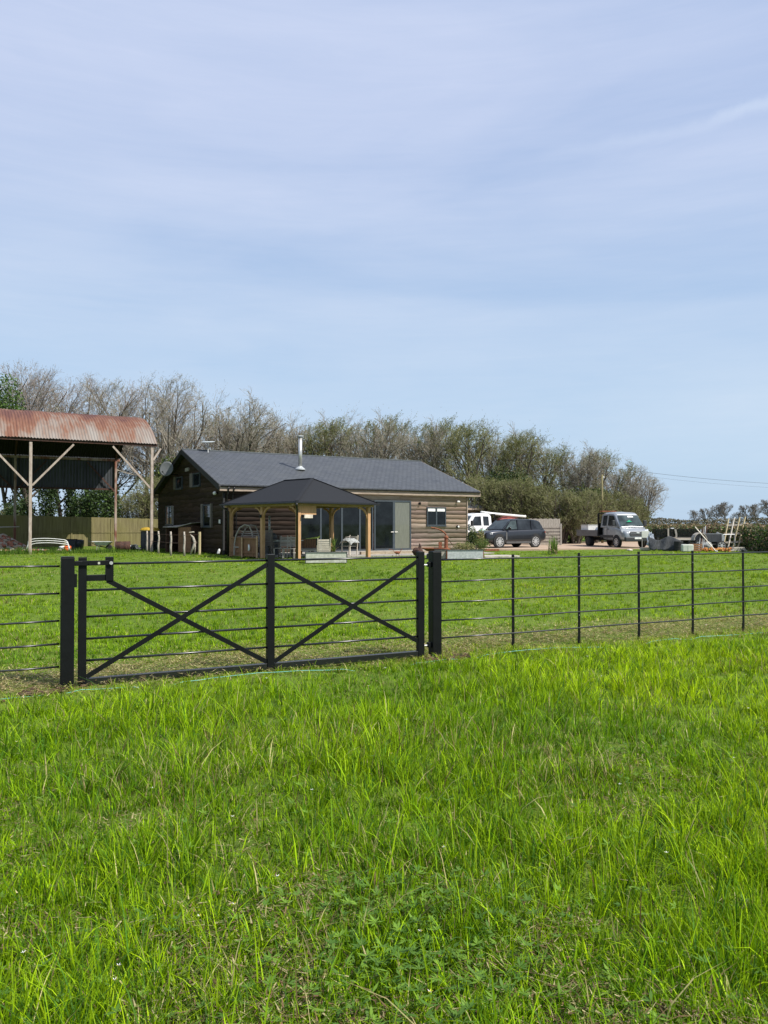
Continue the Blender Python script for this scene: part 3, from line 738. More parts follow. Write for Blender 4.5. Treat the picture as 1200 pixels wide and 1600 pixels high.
# satellite dish on gable, flat dish on ridge
def dish(r, m): 
    mb = MB(); prof = [(r*k/6, .10*r*(k/6)**2) for k in range(1, 7)] + [(r*k/6, .10*r*(k/6)**2-.02) for k in range(6, 0, -1)]
    return mb.lathe(prof, (0,0,0), 24)
d1 = dish(.46, M['dish']).build('satellite_dish', M['dish'], house, smooth=True)
d1.location = (-.75, ft(279), 4.93); d1.rotation_euler = Vector((-.72,-.75,.22)).to_track_quat('Z', 'Y').to_euler()
MB().tube([(0,-.42,.02),(0,-.30,.42)], .014, 6).build('feed_arm', M['black'], d1)
MB().blob((0,-.30,.43), (.045,.045,.07), 0, 0).build('receiver', M['black'], d1)
MB().tube([(-.05,ft(279),4.6),(-.5,ft(279),4.62),(-.72,ft(279),4.88)], .022, 6).build('dish_bracket', M['black'], house)
dp = MB().tube([(1.1,W/2-.5,RZ-.1),(1.14,W/2-.3,RZ+.48)], .022, 6).build('dish_mast', M['galv'], house)
d2 = dish(.42, None).build('internet_dish', M['dish_w'], dp, smooth=True)
d2.location = (1.14, W/2-.3, 6.47); d2.rotation_euler = (R(8), R(-6), 0)

# second low building behind
ob = thing('outbuilding', at(728, 62), HA, 'small slate roofed outbuilding peeping out behind the right end of the house', 'outbuilding')
MB().box(-5,1.45,0,4,0,2.75).build('wall', M['clad'], ob) if False else None
o_ = MB().box(-5,1.25,0,4,0,2.75).build('wall', M['fascia'], ob)
MB().prism([(-5.3,-.45,2.86),(1.9,-.45,2.86),(-.3,2,3.9),(-5.3,2,3.9)], (0,0,.09)).build('roof', M['slate'], ob)
MB().prism([(1.9,-.45,2.86),(1.9,4.45,2.86),(-.3,2,3.9)], (0,0,.09)).build('roof', M['slate'], ob)
MB().box(-5.3,1.92,-.49,-.455,2.72,2.87).build('fascia', M['fascia'], ob)

# ------------------------------------------------------------------ patio, drive, path
def slab(name, pts, z0, z1, m, kind='structure'):
    mb = MB().prism([(p[0], p[1], z0) for p in pts], (0,0,z1-z0)); return tag(mb.build(name, m), kind=kind)
def hp(x, y): return (HO[0]+.855*x-.518*y, HO[1]+.518*x+.855*y)
def paving():
    m, t, b = nt('patio_paving'); tc = t.nodes.new('ShaderNodeTexCoord'); br = t.nodes.new('ShaderNodeTexBrick')
    br.inputs['Scale'].default_value = 1; br.inputs['Brick Width'].default_value = .9; br.inputs['Row Height'].default_value = .6; br.inputs['Mortar Size'].default_value = .012
    br.inputs['Color1'].default_value = (.36,.33,.29,1); br.inputs['Color2'].default_value = (.28,.26,.23,1); br.inputs['Mortar'].default_value = (.1,.09,.08,1)
    t.links.new(tc.outputs['Object'], br.inputs['Vector'])
    n = noise(t, coords(t), 1.5, 5); c = mixc(t, ramp(t, n, [(.4,(0,0,0)),(.7,(.5,.5,.5))]), br.outputs['Color'], (.2,.19,.15))
    t.links.new(c, b.inputs['Base Color']); b.inputs['Roughness'].default_value = .9; return m
M['paving'] = paving()
slab('patio', [hp(.2,-4.4), hp(12.6,-4.4), hp(12.6,-.02), hp(.2,-.02)], -.1, .05, M['paving'])
slab('lower_patio', [hp(3.9,-5.9), hp(13.2,-5.9), hp(13.2,-4.41), hp(3.9,-4.41)], -.1, .035, M['paving'])
def gravel():
    m, t, b = nt('orange_gravel'); n = noise(t, coords(t), 1.2, 8, .75); n2 = noise(t, coords(t), 40, 3)
    c = ramp(t, n, [(.3, (.36,.24,.15)), (.6, (.52,.37,.25)), (.8, (.60,.47,.35))]); c = mixc(t, n2, c, (.25,.2,.16))
    t.links.new(c, b.inputs['Base Color']); b.inputs['Roughness'].default_value = 1; bump(t, b, n2, .6, .02); return m
M['gravel'] = gravel()
slab('driveway', [(5.2,48.0),(6.6,46.6),(9.5,46.9),(12.5,48.2),(18,50.3),(24,51.5),(30,54),(40,62),(40,80),(14,66),(4,62),(2,60),(5.6,50)], -.1, .06, M['gravel'])
slab('garden_path', [at(757,36.5), at(795,37.2), at(812,37.8), at(790,38.6), at(757,38.4)], -.1, .045, M['stone'])
sl_ = MB()
rr = random.Random(1); x = 5.6
while x < 13.0:
    l_ = rr.uniform(1.3, 2.2); x1 = min(x+l_, 13.1); sl_.box(x, x1-.02, -4.62, -4.425, 0, .17+rr.uniform(0,.015)); x = x1
o = sl_.build('sleeper_edging', M['sleeper'], loc=HO, rz=HA); tag(o, 'row of weathered timber sleepers edging the patio beneath the glass doors', 'edging')

# ------------------------------------------------------------------ pavilion
PC = (-3.75, 33.6); PA = R(43); BX, AY = 4.1, 5.5
pv = thing('garden_pavilion', PC, PA, 'open oak framed garden pavilion with a dark hipped roof beside the house', 'pavilion')
def ppt(x, y): return (PC[0]+math.cos(PA)*x-math.sin(PA)*y, PC[1]+math.sin(PA)*x+math.cos(PA)*y)
for (x, y, yy) in ((0,0,1),(BX,0,1),(0,AY/2,0),(0,AY,1),(BX,AY/2,0),(BX,AY,1)):
    s = .085; po = MB().box(x-s,x+s,y-s,y+s,0,2.38).build('post', M['post_oak'], pv, bevel=.008)
    dirs = []
    if yy == 0: dirs = [(0,1),(0,-1)]
    else: dirs = [(1 if x == 0 else -1, 0), (0, 1 if y == 0 else -1)]
    for dx, dy in dirs:
        b_ = MB(); prev = None
        P = []
        for k in range(6):
            a_ = k/5*math.pi/2; P.append((.55*(1-math.cos(a_))**1.0, 1.83+.52*math.sin(a_)))
        for k in range(5):
            b_.beam((x+dx*(.06+P[k][0]), y+dy*(.06+P[k][0]), P[k][1]), (x+dx*(.06+P[k+1][0]), y+dy*(.06+P[k+1][0]), P[k+1][1]), .07, .08)
        b_.build('knee_brace', M['post_oak'], pv)
s = .08
MB().box(-.3,BX+.3,-s,s,2.385,2.56).build('beam', M['oak_h'], pv, bevel=.006)
MB().box(-.3,BX+.3,AY-s,AY+s,2.385,2.56).build('beam', M['oak_h'], pv)
MB().box(-s-.004,s+.004,s+.002,AY-s-.002,2.387,2.558).build('beam', M['oak_h'], pv)
MB().box(BX-s-.004,BX+s+.004,s+.002,AY-s-.002,2.387,2.558).build('beam', M['oak_h'], pv)
e = .32; z0 = 2.52; zr_ = 3.68; rl = 1.1
c = [(-e,-e,z0),(BX+e,-e,z0),(BX+e,AY+e,z0),(-e,AY+e,z0)]; r0 = (BX/2, AY/2-rl, zr_); r1 = (BX/2, AY/2+rl, zr_)
top = MB(); q = [Vector(p) for p in c] + [Vector(r0), Vector(r1)]; up = Vector((0,0,.06))
vs = q + [p+up for p in q]
top.add(vs, [(0,1,4),(1,2,5,4),(2,3,5),(3,0,4,5)][::-1] + [(6,7,10),(7,8,11,10),(8,9,11),(9,6,10,11),(0,1,7,6),(1,2,8,7),(2,3,9,8),(3,0,6,9)])
rf = top.build('roof', M['felt'], pv)
hip = MB()
for a_, b_ in ((c[0], r0), (c[1], r0), (c[2], r1), (c[3], r1), (r0, r1)):
    hip.beam(Vector(a_)+Vector((0,0,.068)), Vector(b_)+Vector((0,0,.068)), .16, .02)
hip.build('hip_capping', M['felt'], rf)
gb = MB()
gb.box(-e-.09,BX+e+.09,-e-.09,-e-.005,z0-.04,z0+.035); gb.box(-e-.09,-e-.005,-e,AY+e+.09,z0-.039,z0+.034); gb.box(BX+e+.005,BX+e+.09,-e,AY+e+.09,z0-.039,z0+.034)
gb.build('gutter', M['gutter'], rf, bevel=.01)
MB().tube([(-e-.04,-e-.04,z0-.03),(-e-.04,-e-.04,z0-.12),(-.15,-.12,2.2),(-.15,-.12,.03)], .05, 8).build('downpipe', M['gutter'], pv, smooth=True)
MB().tube([(-e-.04,AY+e-.1,z0-.03),(-e-.04,AY+e-.1,z0-.12),(-.14,AY,2.2),(-.14,AY,.03)], .04, 8).build('downpipe', M['gutter'], pv, smooth=True)
MB().box(.09,.95,-.06,-.035,2.0,2.38).build('corner_panel', M['post_oak'], pv)
ht = MB().box(.08,.15,-.22,-.12,1.88,1.98).build('heater', M['black'], pv)
MB().box(.16,.62,-.24,-.12,1.84,2.0).build('heater_case', M['pale_wood'], ht, bevel=.01)
MB().box(BX+.086,BX+.15,-.06,.02,1.75,1.98).build('lantern', M['black'], pv)
MB().box(-.15,-.09,AY/2-.05,AY/2+.05,1.88,2.02).build('lantern', M['black'], pv)

# low screen between far left posts
sc_ = thing('timber_screen', ppt(-.12, AY/2+.25), PA, 'low brown boarded timber screen between the far left pavilion posts', 'screen')
yl = AY/2-.45
for k in range(16):
    y_ = k*yl/16; MB().box(-.01+.003*(k%2),.012+.003*(k%2),y_,y_+yl/16-.008,.06,.9).build('board', M['screen'], sc_)
for z in (.25, .92): MB().box(-.055,-.012,0,yl,z-.03,z+.03).build('rail', M['screen'], sc_)
for y_ in (-.12, yl/2, ): MB().box(-.10,-.056,y_,y_+.09,.0,1.02 if y_ < 0 else .95).build('screen_post', M['oak_h'], sc_)
# white tool hung on it
MB().tube([(-.12,.55,.62),(-.13,.5,.5),(-.12,.52,.38),(-.12,.58,.34)], [.03,.05,.05,.03], 6).build('rag', M['white_plastic'], sc_)

# ------------------------------------------------------------------ garden furniture
def chair(name, loc, rz, label, m, arms=True, h=.95, group=None):
    t_ = thing(name, loc, rz, label, 'chair', group)
    w_ = .27
    st = MB()
    for k in range(6): st.box(-w_+.02, w_-.02, -.24+k*.08, -.24+k*.08+.065, .42, .445)
    st.build('seat', m, t_)
    bk = MB()
    for k in range(7): 
        z = .52+k*(h-.56)/7; bk.box(-w_+.03, w_-.03, .235+.12*(z-.45), .255+.12*(z-.45), z, z+.045)
    bk.build('backrest', m, t_)
    for sx in (-1, 1):
        MB().beam((sx*w_,-.25,0),(sx*w_,-.25,.64 if arms else .42), .04,.04).build('leg', m, t_)
        MB().beam((sx*w_,.25,0),(sx*w_,.33,h), .04,.04).build('leg', m, t_)
        if arms: MB().box(sx*w_-.03,sx*w_+.03,-.29,.28,.645,.67).build('arm', m, t_)
    return t_
def pav(px, x):  # point inside the pavilion at local depth x where the ray px passes
    # solve along ray: point = at(px, D); local x coordinate = x
    p = ray(px); cx, sx_ = math.cos(PA), math.sin(PA)
    D = (x + PC[0]*cx + PC[1]*sx_)/(p*cx+sx_)
    return (p*D, D)
def on(px, D, z=.05): return (ray(px)*D, D, z)
# stack of three chairs
c0 = chair('garden_armchair', on(423, 36.2, .035), R(150), 'bottom dark slatted armchair of the stack near the pavilion middle post', M['dark_wood'], True, .98)
for k, lab in ((1, 'middle dark slatted armchair of the stack near the pavilion middle post'), (2, 'top dark slatted armchair of the stack near the pavilion middle post')):
    c1 = copy_tree(c0); c1.location = Vector(c0.location)+Vector((.02*k, .05*k, .17*k)); c1['label'] = lab
chair('garden_armchair', on(441, 35.6, .035), R(-25), 'grey slatted dining chair beside the stacked chairs', M['grey_wood'], False, 1.0)
chair('garden_armchair', on(454, 35.0, .035), R(-15), 'grey slatted dining chair nearest the black downpipe', M['grey_wood'], False, 1.02)
tb = thing('dining_table', on(442, 37.0, .05), PA, 'pale topped outdoor table behind the dining chairs', 'table')
MB().box(-.9,.9,-.45,.45,.72,.76).build('tabletop', M['galv'], tb)
for sx in (-1,1):
    for sy in (-1,1): MB().box(sx*.82-.035,sx*.82+.035,sy*.38-.035,sy*.38+.035,0,.715).build('leg', M['dark_wood'], tb)
ov_ = thing('pizza_oven', on(424, 38.6, .05), R(30), 'domed outdoor oven with a thin metal flue inside the pavilion', 'oven')
MB().box(-.3,.3,-.28,.28,0,.8).build('stand', M['slate_dark'], ov_)
MB().lathe([(.30,.805),(.31,.86),(.27,1.0),(.18,1.08),(.06,1.1)], (0,0,0), 18).build('dome', M['slate_dark'], ov_, smooth=True)
MB().tube([(-.12,-.05,1.0),(-.12,-.05,1.95)], .05, 10).build('flue', M['galv'], ov_, smooth=True)
# hooded slatted seat behind screen
ec = thing('hooded_chair', on(385, 37.0, .05), R(-20), 'pale slatted hooded seat showing above the low timber screen', 'chair')
fr = MB()
prof = [(-.52,.05),(-.50,.6),(-.42,1.0),(-.22,1.35),(.05,1.5),(.30,1.45),(.42,1.2),(.5,.9),(.52,.05)]
for y_ in (-.25, .35): fr.tube([(a_, y_, b_) for a_, b_ in prof], .035, 6)
fr.build('frame', M['grey_wood'], ec)
hd = MB()
for k in range(11):
    i = 1+k*.42; i0 = int(i); f_ = i-i0; a_ = prof[i0][0]*(1-f_)+prof[i0+1][0]*f_; b_ = prof[i0][1]*(1-f_)+prof[i0+1][1]*f_
    hd.beam((a_, -.24, b_), (a_, .34, b_), .03, .025)
for k in range(9): hd.box(-.48+.0*k, .48, .36, .38, .35+k*.1, .40+k*.1)
hd.build('hood', M['grey_wood'], ec)
MB().box(-.48,.48,-.25,.34,.40,.45).build('seat', M['grey_wood'], ec)
# bench with storage
bn = thing('storage_bench', on(480, 37.3, .05), R(12), 'low wooden storage bench just right of the pavilion front corner', 'bench')
MB().box(-.5,.55,-.25,.35,.30,.36).build('seat', M['grey_wood'], bn)
for k in range(8): MB().box(-.48+k*.12,-.48+k*.12+.105,.30,.33,.37,.80).build('backrest_board', M['screen'], bn)
f_ = MB(); f_.box(-.5,.55,-.28,-.255,.24,.30); f_.box(-.5,.55,-.28,-.255,0,.05); f_.box(-.5,-.45,-.28,-.255,.051,.239); f_.box(.1,.15,-.28,-.255,.051,.239)
f_.build('frame', M['pale_wood'], bn)
MB().blob((.2,0,.2),(.15,.15,.14),1,.2).build('stored_bundle', M['rust_dark'], bn)
sp = MB().prism([(-.35,.0,0),(.35,.03,.02),(.42,.06,.16),(.28,.05,.10),(0,.03,.06)], (0,.05,0)).build('folded_sheet', mat('lime_plastic', (.6,.68,.12), rough=.6), loc=on(487, 37.5, .86)); tag(sp, 'crumpled lime yellow sheet lying on the storage bench', 'sheet')
# reclining slatted chair, pale, back towards the camera
sc2 = thing('slatted_deckchair', on(506, 35.6, .05), R(8), 'silvery slatted garden chair seen from behind next to the tall potted grass', 'chair')
b_ = MB()
for k in range(8): b_.box(-.26,.26,-.12+.035*k*-.5,-.095+.035*k*-.5,.14+k*.088,.14+k*.088+.07)
b_.build('backrest', M['pale_wood'], sc2)
MB().box(-.26,.26,-.1,.45,.33,.36).build('seat', M['pale_wood'], sc2)
for sx in (-1,1):
    MB().beam((sx*.29,-.05,0),(sx*.29,-.26,.88), .04,.05).build('leg', M['pale_wood'], sc2); MB().box(sx*.29-.02,sx*.29+.02,.4,.44,0,.5).build('leg', M['pale_wood'], sc2)
    MB().box(sx*.29-.03,sx*.29+.03,-.15,.46,.505,.53).build('arm', M['pale_wood'], sc2)
def blade_plant(name, loc, n, h, spread, mats, label, cat, seed, wid=.03, pot=None, dry=.2):
    rs_ = random.Random(seed); t_ = thing(name, loc, 0, label, cat)
    V = []; Fc = []; MI = []; C_ = []
    for k in range(n):
        a_ = rs_.random()*6.283; hh = h*rs_.uniform(.5,1.05); r_ = spread*rs_.random(); bx = rs_.gauss(0,.12)*spread; by = rs_.gauss(0,.12)*spread; w0 = wid*rs_.uniform(.6,1.2)
        isd = rs_.random() < dry
        if isd: hh *= .5; r_ *= 1.3
        n0 = len(V); z0 = pot or 0
        for i in range(5):
            t = i/4; px_ = bx+math.cos(a_)*r_*t**2; py_ = by+math.sin(a_)*r_*t**2; pz = z0+hh*(t-.25*t**3*(r_/h if h else 0)*2)
            ww = w0*(1-t**2)+.002; V += [(px_-math.sin(a_)*ww, py_+math.cos(a_)*ww, pz), (px_+math.sin(a_)*ww, py_-math.cos(a_)*ww, pz)]
            cv = rs_.uniform(.8,1.3); C_ += [(cv,cv,cv)]*2
        for i in range(4): Fc.append((n0+2*i, n0+2*i+1, n0+2*i+3, n0+2*i+2)); MI.append(1 if isd else 0)
    np_mesh('foliage', np.array(V), np.array(Fc), mats, np.array(C_), np.array(MI), parent=t_)
    if pot: MB().lathe([(.16,0),(.22,pot*.9),(.24,pot*.9),(.24,pot),(.05,pot)], (0,0,0), 16).build('pot', M['rust'], t_)
    return t_
lg = leafy('strap_leaf', (.10,.17,.03), (.22,.30,.07)); ls = leafy('dead_leaf', (.35,.27,.14), (.5,.42,.25))
blade_plant('potted_grass', on(521, 36.2, .05), 60, .85, .35, [lg, ls], 'tall spiky grass in a pot standing under the pavilion', 'potted plant', 3, .02, .22)
blade_plant('iris_clump', (*at(865, 40.5), 0), 130, 1.05, .55, [lg, ls], 'clump of upright green leaves with dead ones at its foot on the lawn', 'plant', 5, .03, None, .35)
# chair with throw
ac = chair('throw_chair', on(546, 38.4, .05), R(-40), 'wooden chair with a dark and grey throw over it in front of the glass doors', M['pale_wood'], True, .98)
th_ = MB()
rr = random.Random(3); G = []
for i in range(9):
    for j in range(8):
        G.append((-.42+.84*i/8, -.32+.62*j/7, .60+.22*math.sin(i/8*math.pi)+.03*rr.random()-(.12 if j == 0 else 0)))
th_.add(G, [(i*8+j, i*8+j+1, (i+1)*8+j+1, (i+1)*8+j) for i in range(8) for j in range(7)])
th_.build('throw', M['cloth'], ac, smooth=True)
hp_ = MB().tube([(-.5,0,0),(-.5,0,.5),(-.42,0,.72),(-.25,0,.86),(0,0,.9)], .025, 6).build('hoop_frame', M['pale_wood'], ac)

# left trough
def trough(name, px0, px1, D, hgt, dep, ang, label, m_front, m_end, rim=.03):
    x0 = ray(px0)*D; w_ = (px1-px0)/F*D/math.cos(ang)
    t_ = thing(name, (x0, D, 0), ang, label, 'planter')
    MB().box(0,w_,0,.04,0,hgt).build('front_panel', m_front, t_, bevel=.006)
    MB().box(0,w_,dep-.04,dep,0,hgt).build('back_panel', m_front, t_)
    MB().box(-.03,-.001,-.004,dep+.004,0,hgt+.004).build('end_panel', m_end, t_, bevel=.004); MB().box(w_+.001,w_+.03,-.004,dep+.004,0,hgt+.004).build('end_panel', m_end, t_)
    MB().box(.001,w_-.001,.041,dep-.041,hgt-.12,hgt-.05).build('soil', M['dirt'], t_)
    r_ = MB(); r_.box(-.04,w_+.04,-.03,.0,hgt+.005,hgt+rim+.005); r_.build('rim', M['slate_dark'], t_)
    return t_, w_
trough('garden_trough', 478, 541, 31.3, .42, .7, R(6), 'long pale lichened trough on the grass in front of the pavilion', M['galv_dirty'], M['slate_dark'])
tr2, w2 = trough('galvanised_planter', 699, 756, 35.0, .38, .9, R(8), 'shiny galvanised metal planter right of the hinge gate post', M['galv'], M['rust'])
tr3, w3 = trough('dark_planter', 680, 697, 35.1, .38, .7, R(4), 'brown weathered planter at the left end of the galvanised one', M['stake'], M['rust'])

def leaf_cloud(name, center, radii, n, size, mats, parent=None, seed=0, hollow=.35, weights=None, tintv=.35, flat=False):
    r_ = np.random.RandomState(seed)
    d = r_.randn(n, 3); d /= np.linalg.norm(d, axis=1)[:, None]
    rad = (hollow + (1-hollow)*r_.rand(n)**.6)
    lump = .75+.5*vn(d[:, 0]*2+seed, d[:, 2]*2+d[:, 1]*1.3, 1.7)
    P = d*rad[:, None]*np.array(radii)*lump[:, None] + np.array(center)
    if flat: P[:, 2] = np.maximum(P[:, 2], .02)
    a = r_.randn(n, 3); a /= np.linalg.norm(a, axis=1)[:, None]; b = np.cross(a, r_.randn(n, 3)); b /= np.linalg.norm(b, axis=1)[:, None]
    s = size*(.6+.8*r_.rand(n))[:, None]
    V = np.stack([P-a*s, P+b*s*.5, P+a*s, P-b*s*.5], 1).reshape(-1, 3)
    Fc = np.arange(n*4).reshape(-1, 4)
    tv = 1-tintv/2+tintv*r_.rand(n); c = np.repeat(tv[:, None]*np.ones((1, 3)), 4, 0)
    mi = np.zeros(n, int)
    if len(mats) > 1: mi = r_.choice(len(mats), n, p=weights)
    return np_mesh(name, V, Fc, mats, c, mi, parent)
pl = thing('planter_shrub', at(742, 35.6), 0, 'dry yellowish shrub spilling over the galvanised planter', 'shrub'); pl.location.z = .35
leaf_cloud('foliage', (-.5,0,.2), (.55,.3,.22), 1300, .03, [leafy('straw_leaf', (.22,.2,.08), (.42,.38,.18)), M['leaf_green']], pl, 4, .2, [.75,.25])
leaf_cloud('foliage', (.35,.1,.3), (.4,.3,.3), 900, .03, [M['leaf_olive'], M['leaf_green']], pl, 6, .2, [.6,.4])
MB().tube([(0,0,-.1),(.1,0,.3)], .02, 5).build('stem', M['bark'], pl)
pl = thing('planter_shrub', at(737, 37.2), 0, 'upright dark green and brown shrub behind the galvanised planter', 'shrub')
leaf_cloud('foliage', (0,0,.85), (.28,.28,.7), 1500, .04, [M['leaf_ivy'], M['leaf_olive']], pl, 9, .2, [.55,.45])
leaf_cloud('foliage', (.42,.1,.75), (.25,.28,.6), 900, .04, [M['leaf_olive'], ls], pl, 12, .2, [.5,.5])
MB().tube([(0,0,0),(.02,0,.6)], .03, 5).build('stem', M['bark'], pl)
# rusty ornaments
fp = thing('fire_bowl', at(676, 35.6), 0, 'wide rusty metal fire bowl standing behind the hinge gate post', 'fire bowl')
MB().lathe([(.12,.30),(.30,.34),(.42,.42),(.52,.46),(.52,.48),(.40,.45),(.1,.34)], (0,0,0), 22).build('bowl', M['rust'], fp)
for k in range(3): a_ = k*2.09; MB().beam((.3*math.cos(a_),.3*math.sin(a_),0),(.2*math.cos(a_),.2*math.sin(a_),.34), .03,.03).build('leg', M['rust_dark'], fp)
pu = thing('water_pump', at(697, 35.9), 0, 'rusty old hand pump with a long curved handle', 'pump')
MB().lathe([(.2,.4),(.2,.44),(.09,.46),(.08,.9),(.11,.92),(.11,1.0),(.05,1.04)], (0,0,0), 14).build('pump_body', M['rust'], pu)
hd_ = []
for k in range(11):
    t = k/10; hd_.append((.02-.55*t**1.3, 0, 1.0+.48*math.sin(t*2.0)-.1*t))
MB().tube([(0,0,.95)]+[(.02-.02*k-.012*k*k, 0, 1.02+.42*math.sin(k/9*1.65)) for k in range(8)], .035, 8).build('handle', M['rust'], pu)
MB().beam((.05,0,.95),(.38,0,.5), .03,.03).build('spout', M['rust_dark'], pu)
MB().box(-.35,-.2,-.1,.1,.44,.75).build('tank', M['rust'], pu)
orn = thing('garden_ornament', at(652, 36.5), 0, 'small dark rusty bird-like ornament on the patio edge', 'ornament'); orn.location.z = .05
MB().blob((0,0,.22), (.26,.14,.2), 5, .12, 10, 8).build('body', M['rust_dark'], orn, smooth=True)
MB().tube([(.08,0,.3),(.14,0,.5),(.1,0,.62)], [.1,.06,.02], 8).build('neck', M['rust_dark'], orn)
for s in (-.08,.08): MB().tube([(s,0,0),(s,0,.12)], .015, 5).build('foot', M['rust_dark'], orn)
orn = thing('iron_bird', at(621, 36.2), 0, 'thin reddish iron wading bird ornament below the glass doors', 'ornament')
MB().blob((0,0,.24), (.15,.06,.07), 5, .1, 8, 6).build('body', M['rust'], orn)
MB().tube([(-.12,0,.27),(-.22,0,.36),(-.42,0,.40)], .012, 5).build('beak', M['rust'], orn)
MB().tube([(.1,0,.25),(.22,0,.42)], .015, 5).build('tail', M['rust'], orn)
for s in (-.05,.06): MB().tube([(s,0,.2),(s*1.6,0,.0)], .012, 5).build('leg', M['rust'], orn)
wb_ = thing('watering_can', at(670, 35.3), 0, 'small dark can with a pale handle between the gate and its hinge post', 'can')
MB().lathe([(.11,0),(.11,.18),(.05,.22)], (0,0,0), 12).build('body', M['tub'], wb_)
MB().tube([(-.08,0,.2),(0,0,.3),(.08,0,.2)], .012, 5).build('handle', M['white_plastic'], wb_)
tp = MB().box(0,.9,0,.3,0,.12).build('brick_edging', M['rust'], loc=(*at(757, 45), .0), rz=R(10)); tag(tp, 'low terracotta brick edging by the nose of the dark car', 'edging')

# ------------------------------------------------------------------ gable-side junk
g_ = 'rough fence stakes in front of the house gable'
labs = ['leftmost weathered stake, nearly hidden behind the barn post', 'weathered stake just right of the barn corner post', 'weathered stake in front of the log store opening', 'weathered stake in front of the log store boards']
for (px, y0), lab in zip(((230,862),(248,864),(267.5,867),(288.5,868)), labs):
    D = 1896/(y0-819); x_ = ray(px)*D; k = px*.3
    o = thing('fence_stake', (x_, D, 0), 0, lab, 'stake', g_)
    MB().tube([(0,0,-.1),(.02*math.sin(k),0,.4),(-.03*math.sin(k*2),0,.8),(.02*math.sin(k),0,1.2)], [.055,.06,.05,.045], 7).build('stake_shaft', M['stake'], o, smooth=True)
    MB().tube([(-.06,-.05,1.02),(.06,-.05,1.03)], .006, 4).build('staple', M['galv'], o)
D = 40.0
o = thing('fence_stake', (*at(312, D), 0), 0, 'clean pale new stake at the right end of the stake row', 'stake', g_)
MB().tube([(0,0,-.1),(0,0,1.18)], .07, 10).build('stake_shaft', M['stake_new'], o)
o = thing('bent_branch', (*at(301, D), 0), 0, 'bent pale bleached branch standing between the two right stakes', 'branch')
MB().tube([(-.1,0,0),(.05,0,.4),(.12,0,.62),(.02,0,.9),(-.12,0,1.05)], [.05,.07,.08,.06,.02], 7).build('branch_wood', M['stake'], o, smooth=True)
MB().tube([(.12,.0,0),(.14,0,.4),(.10,0,.6)], [.03,.04,.05], 6).build('branch_fork', M['stake'], o, smooth=True)
MB().tube([(-.18,0,1.15),(.08,0,1.17)], [.02,.04], 6).build('branch_top', M['pale_wood'], o)
mb = MB(); pp = [(*at(230,44.1),0), (*at(248,42.1),0), (*at(267.5,39.5),0), (*at(288.5,38.7),0), (*at(312,40),0)]
for z in (1.03, .62): mb.tube([(p[0], p[1]-.07, z) for p in pp], .008, 4)
tag(mb.build('fence_wire', M['rust_dark']), 'two strands of dark wire strung between the rough stakes', 'wire')
ls_ = thing('log_store', (*at(283, 42.0), 0), HA+R(90), 'small brown lean-to log store standing against the gable wall', 'log store')
# local x -> along gable depth, y-> ... built as a box in world-ish frame
lsw = thing('log_store_tmp', (0,0,0)); bpy.data.objects.remove(lsw)
ls_.location = (*at(259, 43.6), 0); ls_.rotation_euler = (0,0,R(-32))
MB().prism([(1.0,0,0),(1.0,0,1.32),(1.0,1.1,1.45),(1.0,1.1,0)], (.04,0,0)).build('side_panel', M['shed'], ls_)
f_ = MB()
for k in range(8): f_.box(1.041,2.0,-.0-.012*(k%2),.03,.02+k*.175,.02+k*.175+.17)
f_.build('front_boards', M['screen'], ls_)
MB().box(0,.05,0,1.1,0,1.35).build('side_panel', M['shed'], ls_); MB().box(.051,.999,1.06,1.1,0,1.4).build('back_panel', M['shed'], ls_)
MB().box(1.99,2.03,.031,1.1,0,1.5).build('side_panel', M['shed'], ls_)
MB().box(.051,.99,.0,1.05,.5,.54).build('shelf', M['shed'], ls_)
MB().prism([(-.1,-.12,1.40),(1.0,-.12,1.40),(2.12,-.12,1.62),(2.12,1.15,1.70),(-.1,1.15,1.50)], (0,0,.035)).build('roof', M['grey_wood'], ls_)
yb = thing('covered_bin', (*at(234, 45.5), 0), R(-20), 'grey bin with a mustard yellow cover behind the corner post of the barn', 'bin')
MB().box(-.42,.42,-.3,.3,.05,1.18).build('bin_body', M['tin_shade'], yb, bevel=.03)
MB().lathe([(.55,1.2),(.56,1.25),(.45,1.36),(.2,1.40)], (0,0,0), 16).build('lid', M['yellow'], yb)
lb = thing('leaning_board', (*at(360, 39.3), 0), R(10), 'narrow whitish board leaning by the black downpipe', 'board')
MB().prism([(-.13,0,0),(.1,0,0),(.08,.12,1.0),(.03,.12,1.02)], (0,.03,0)).build('board_face', mat('bleached_board', (.55,.62,.58), (.4,.46,.42), rough=.7), lb)
wj = thing('white_jug', (*at(341, 39.9), 0), 0, 'small white bottle lying at the foot of the gable wall', 'bottle')
MB().tube([(0,0,.05),(.05,0,.22),(.07,0,.3)], [.07,.07,.03], 8).build('bottle_body', M['white_plastic'], wj)

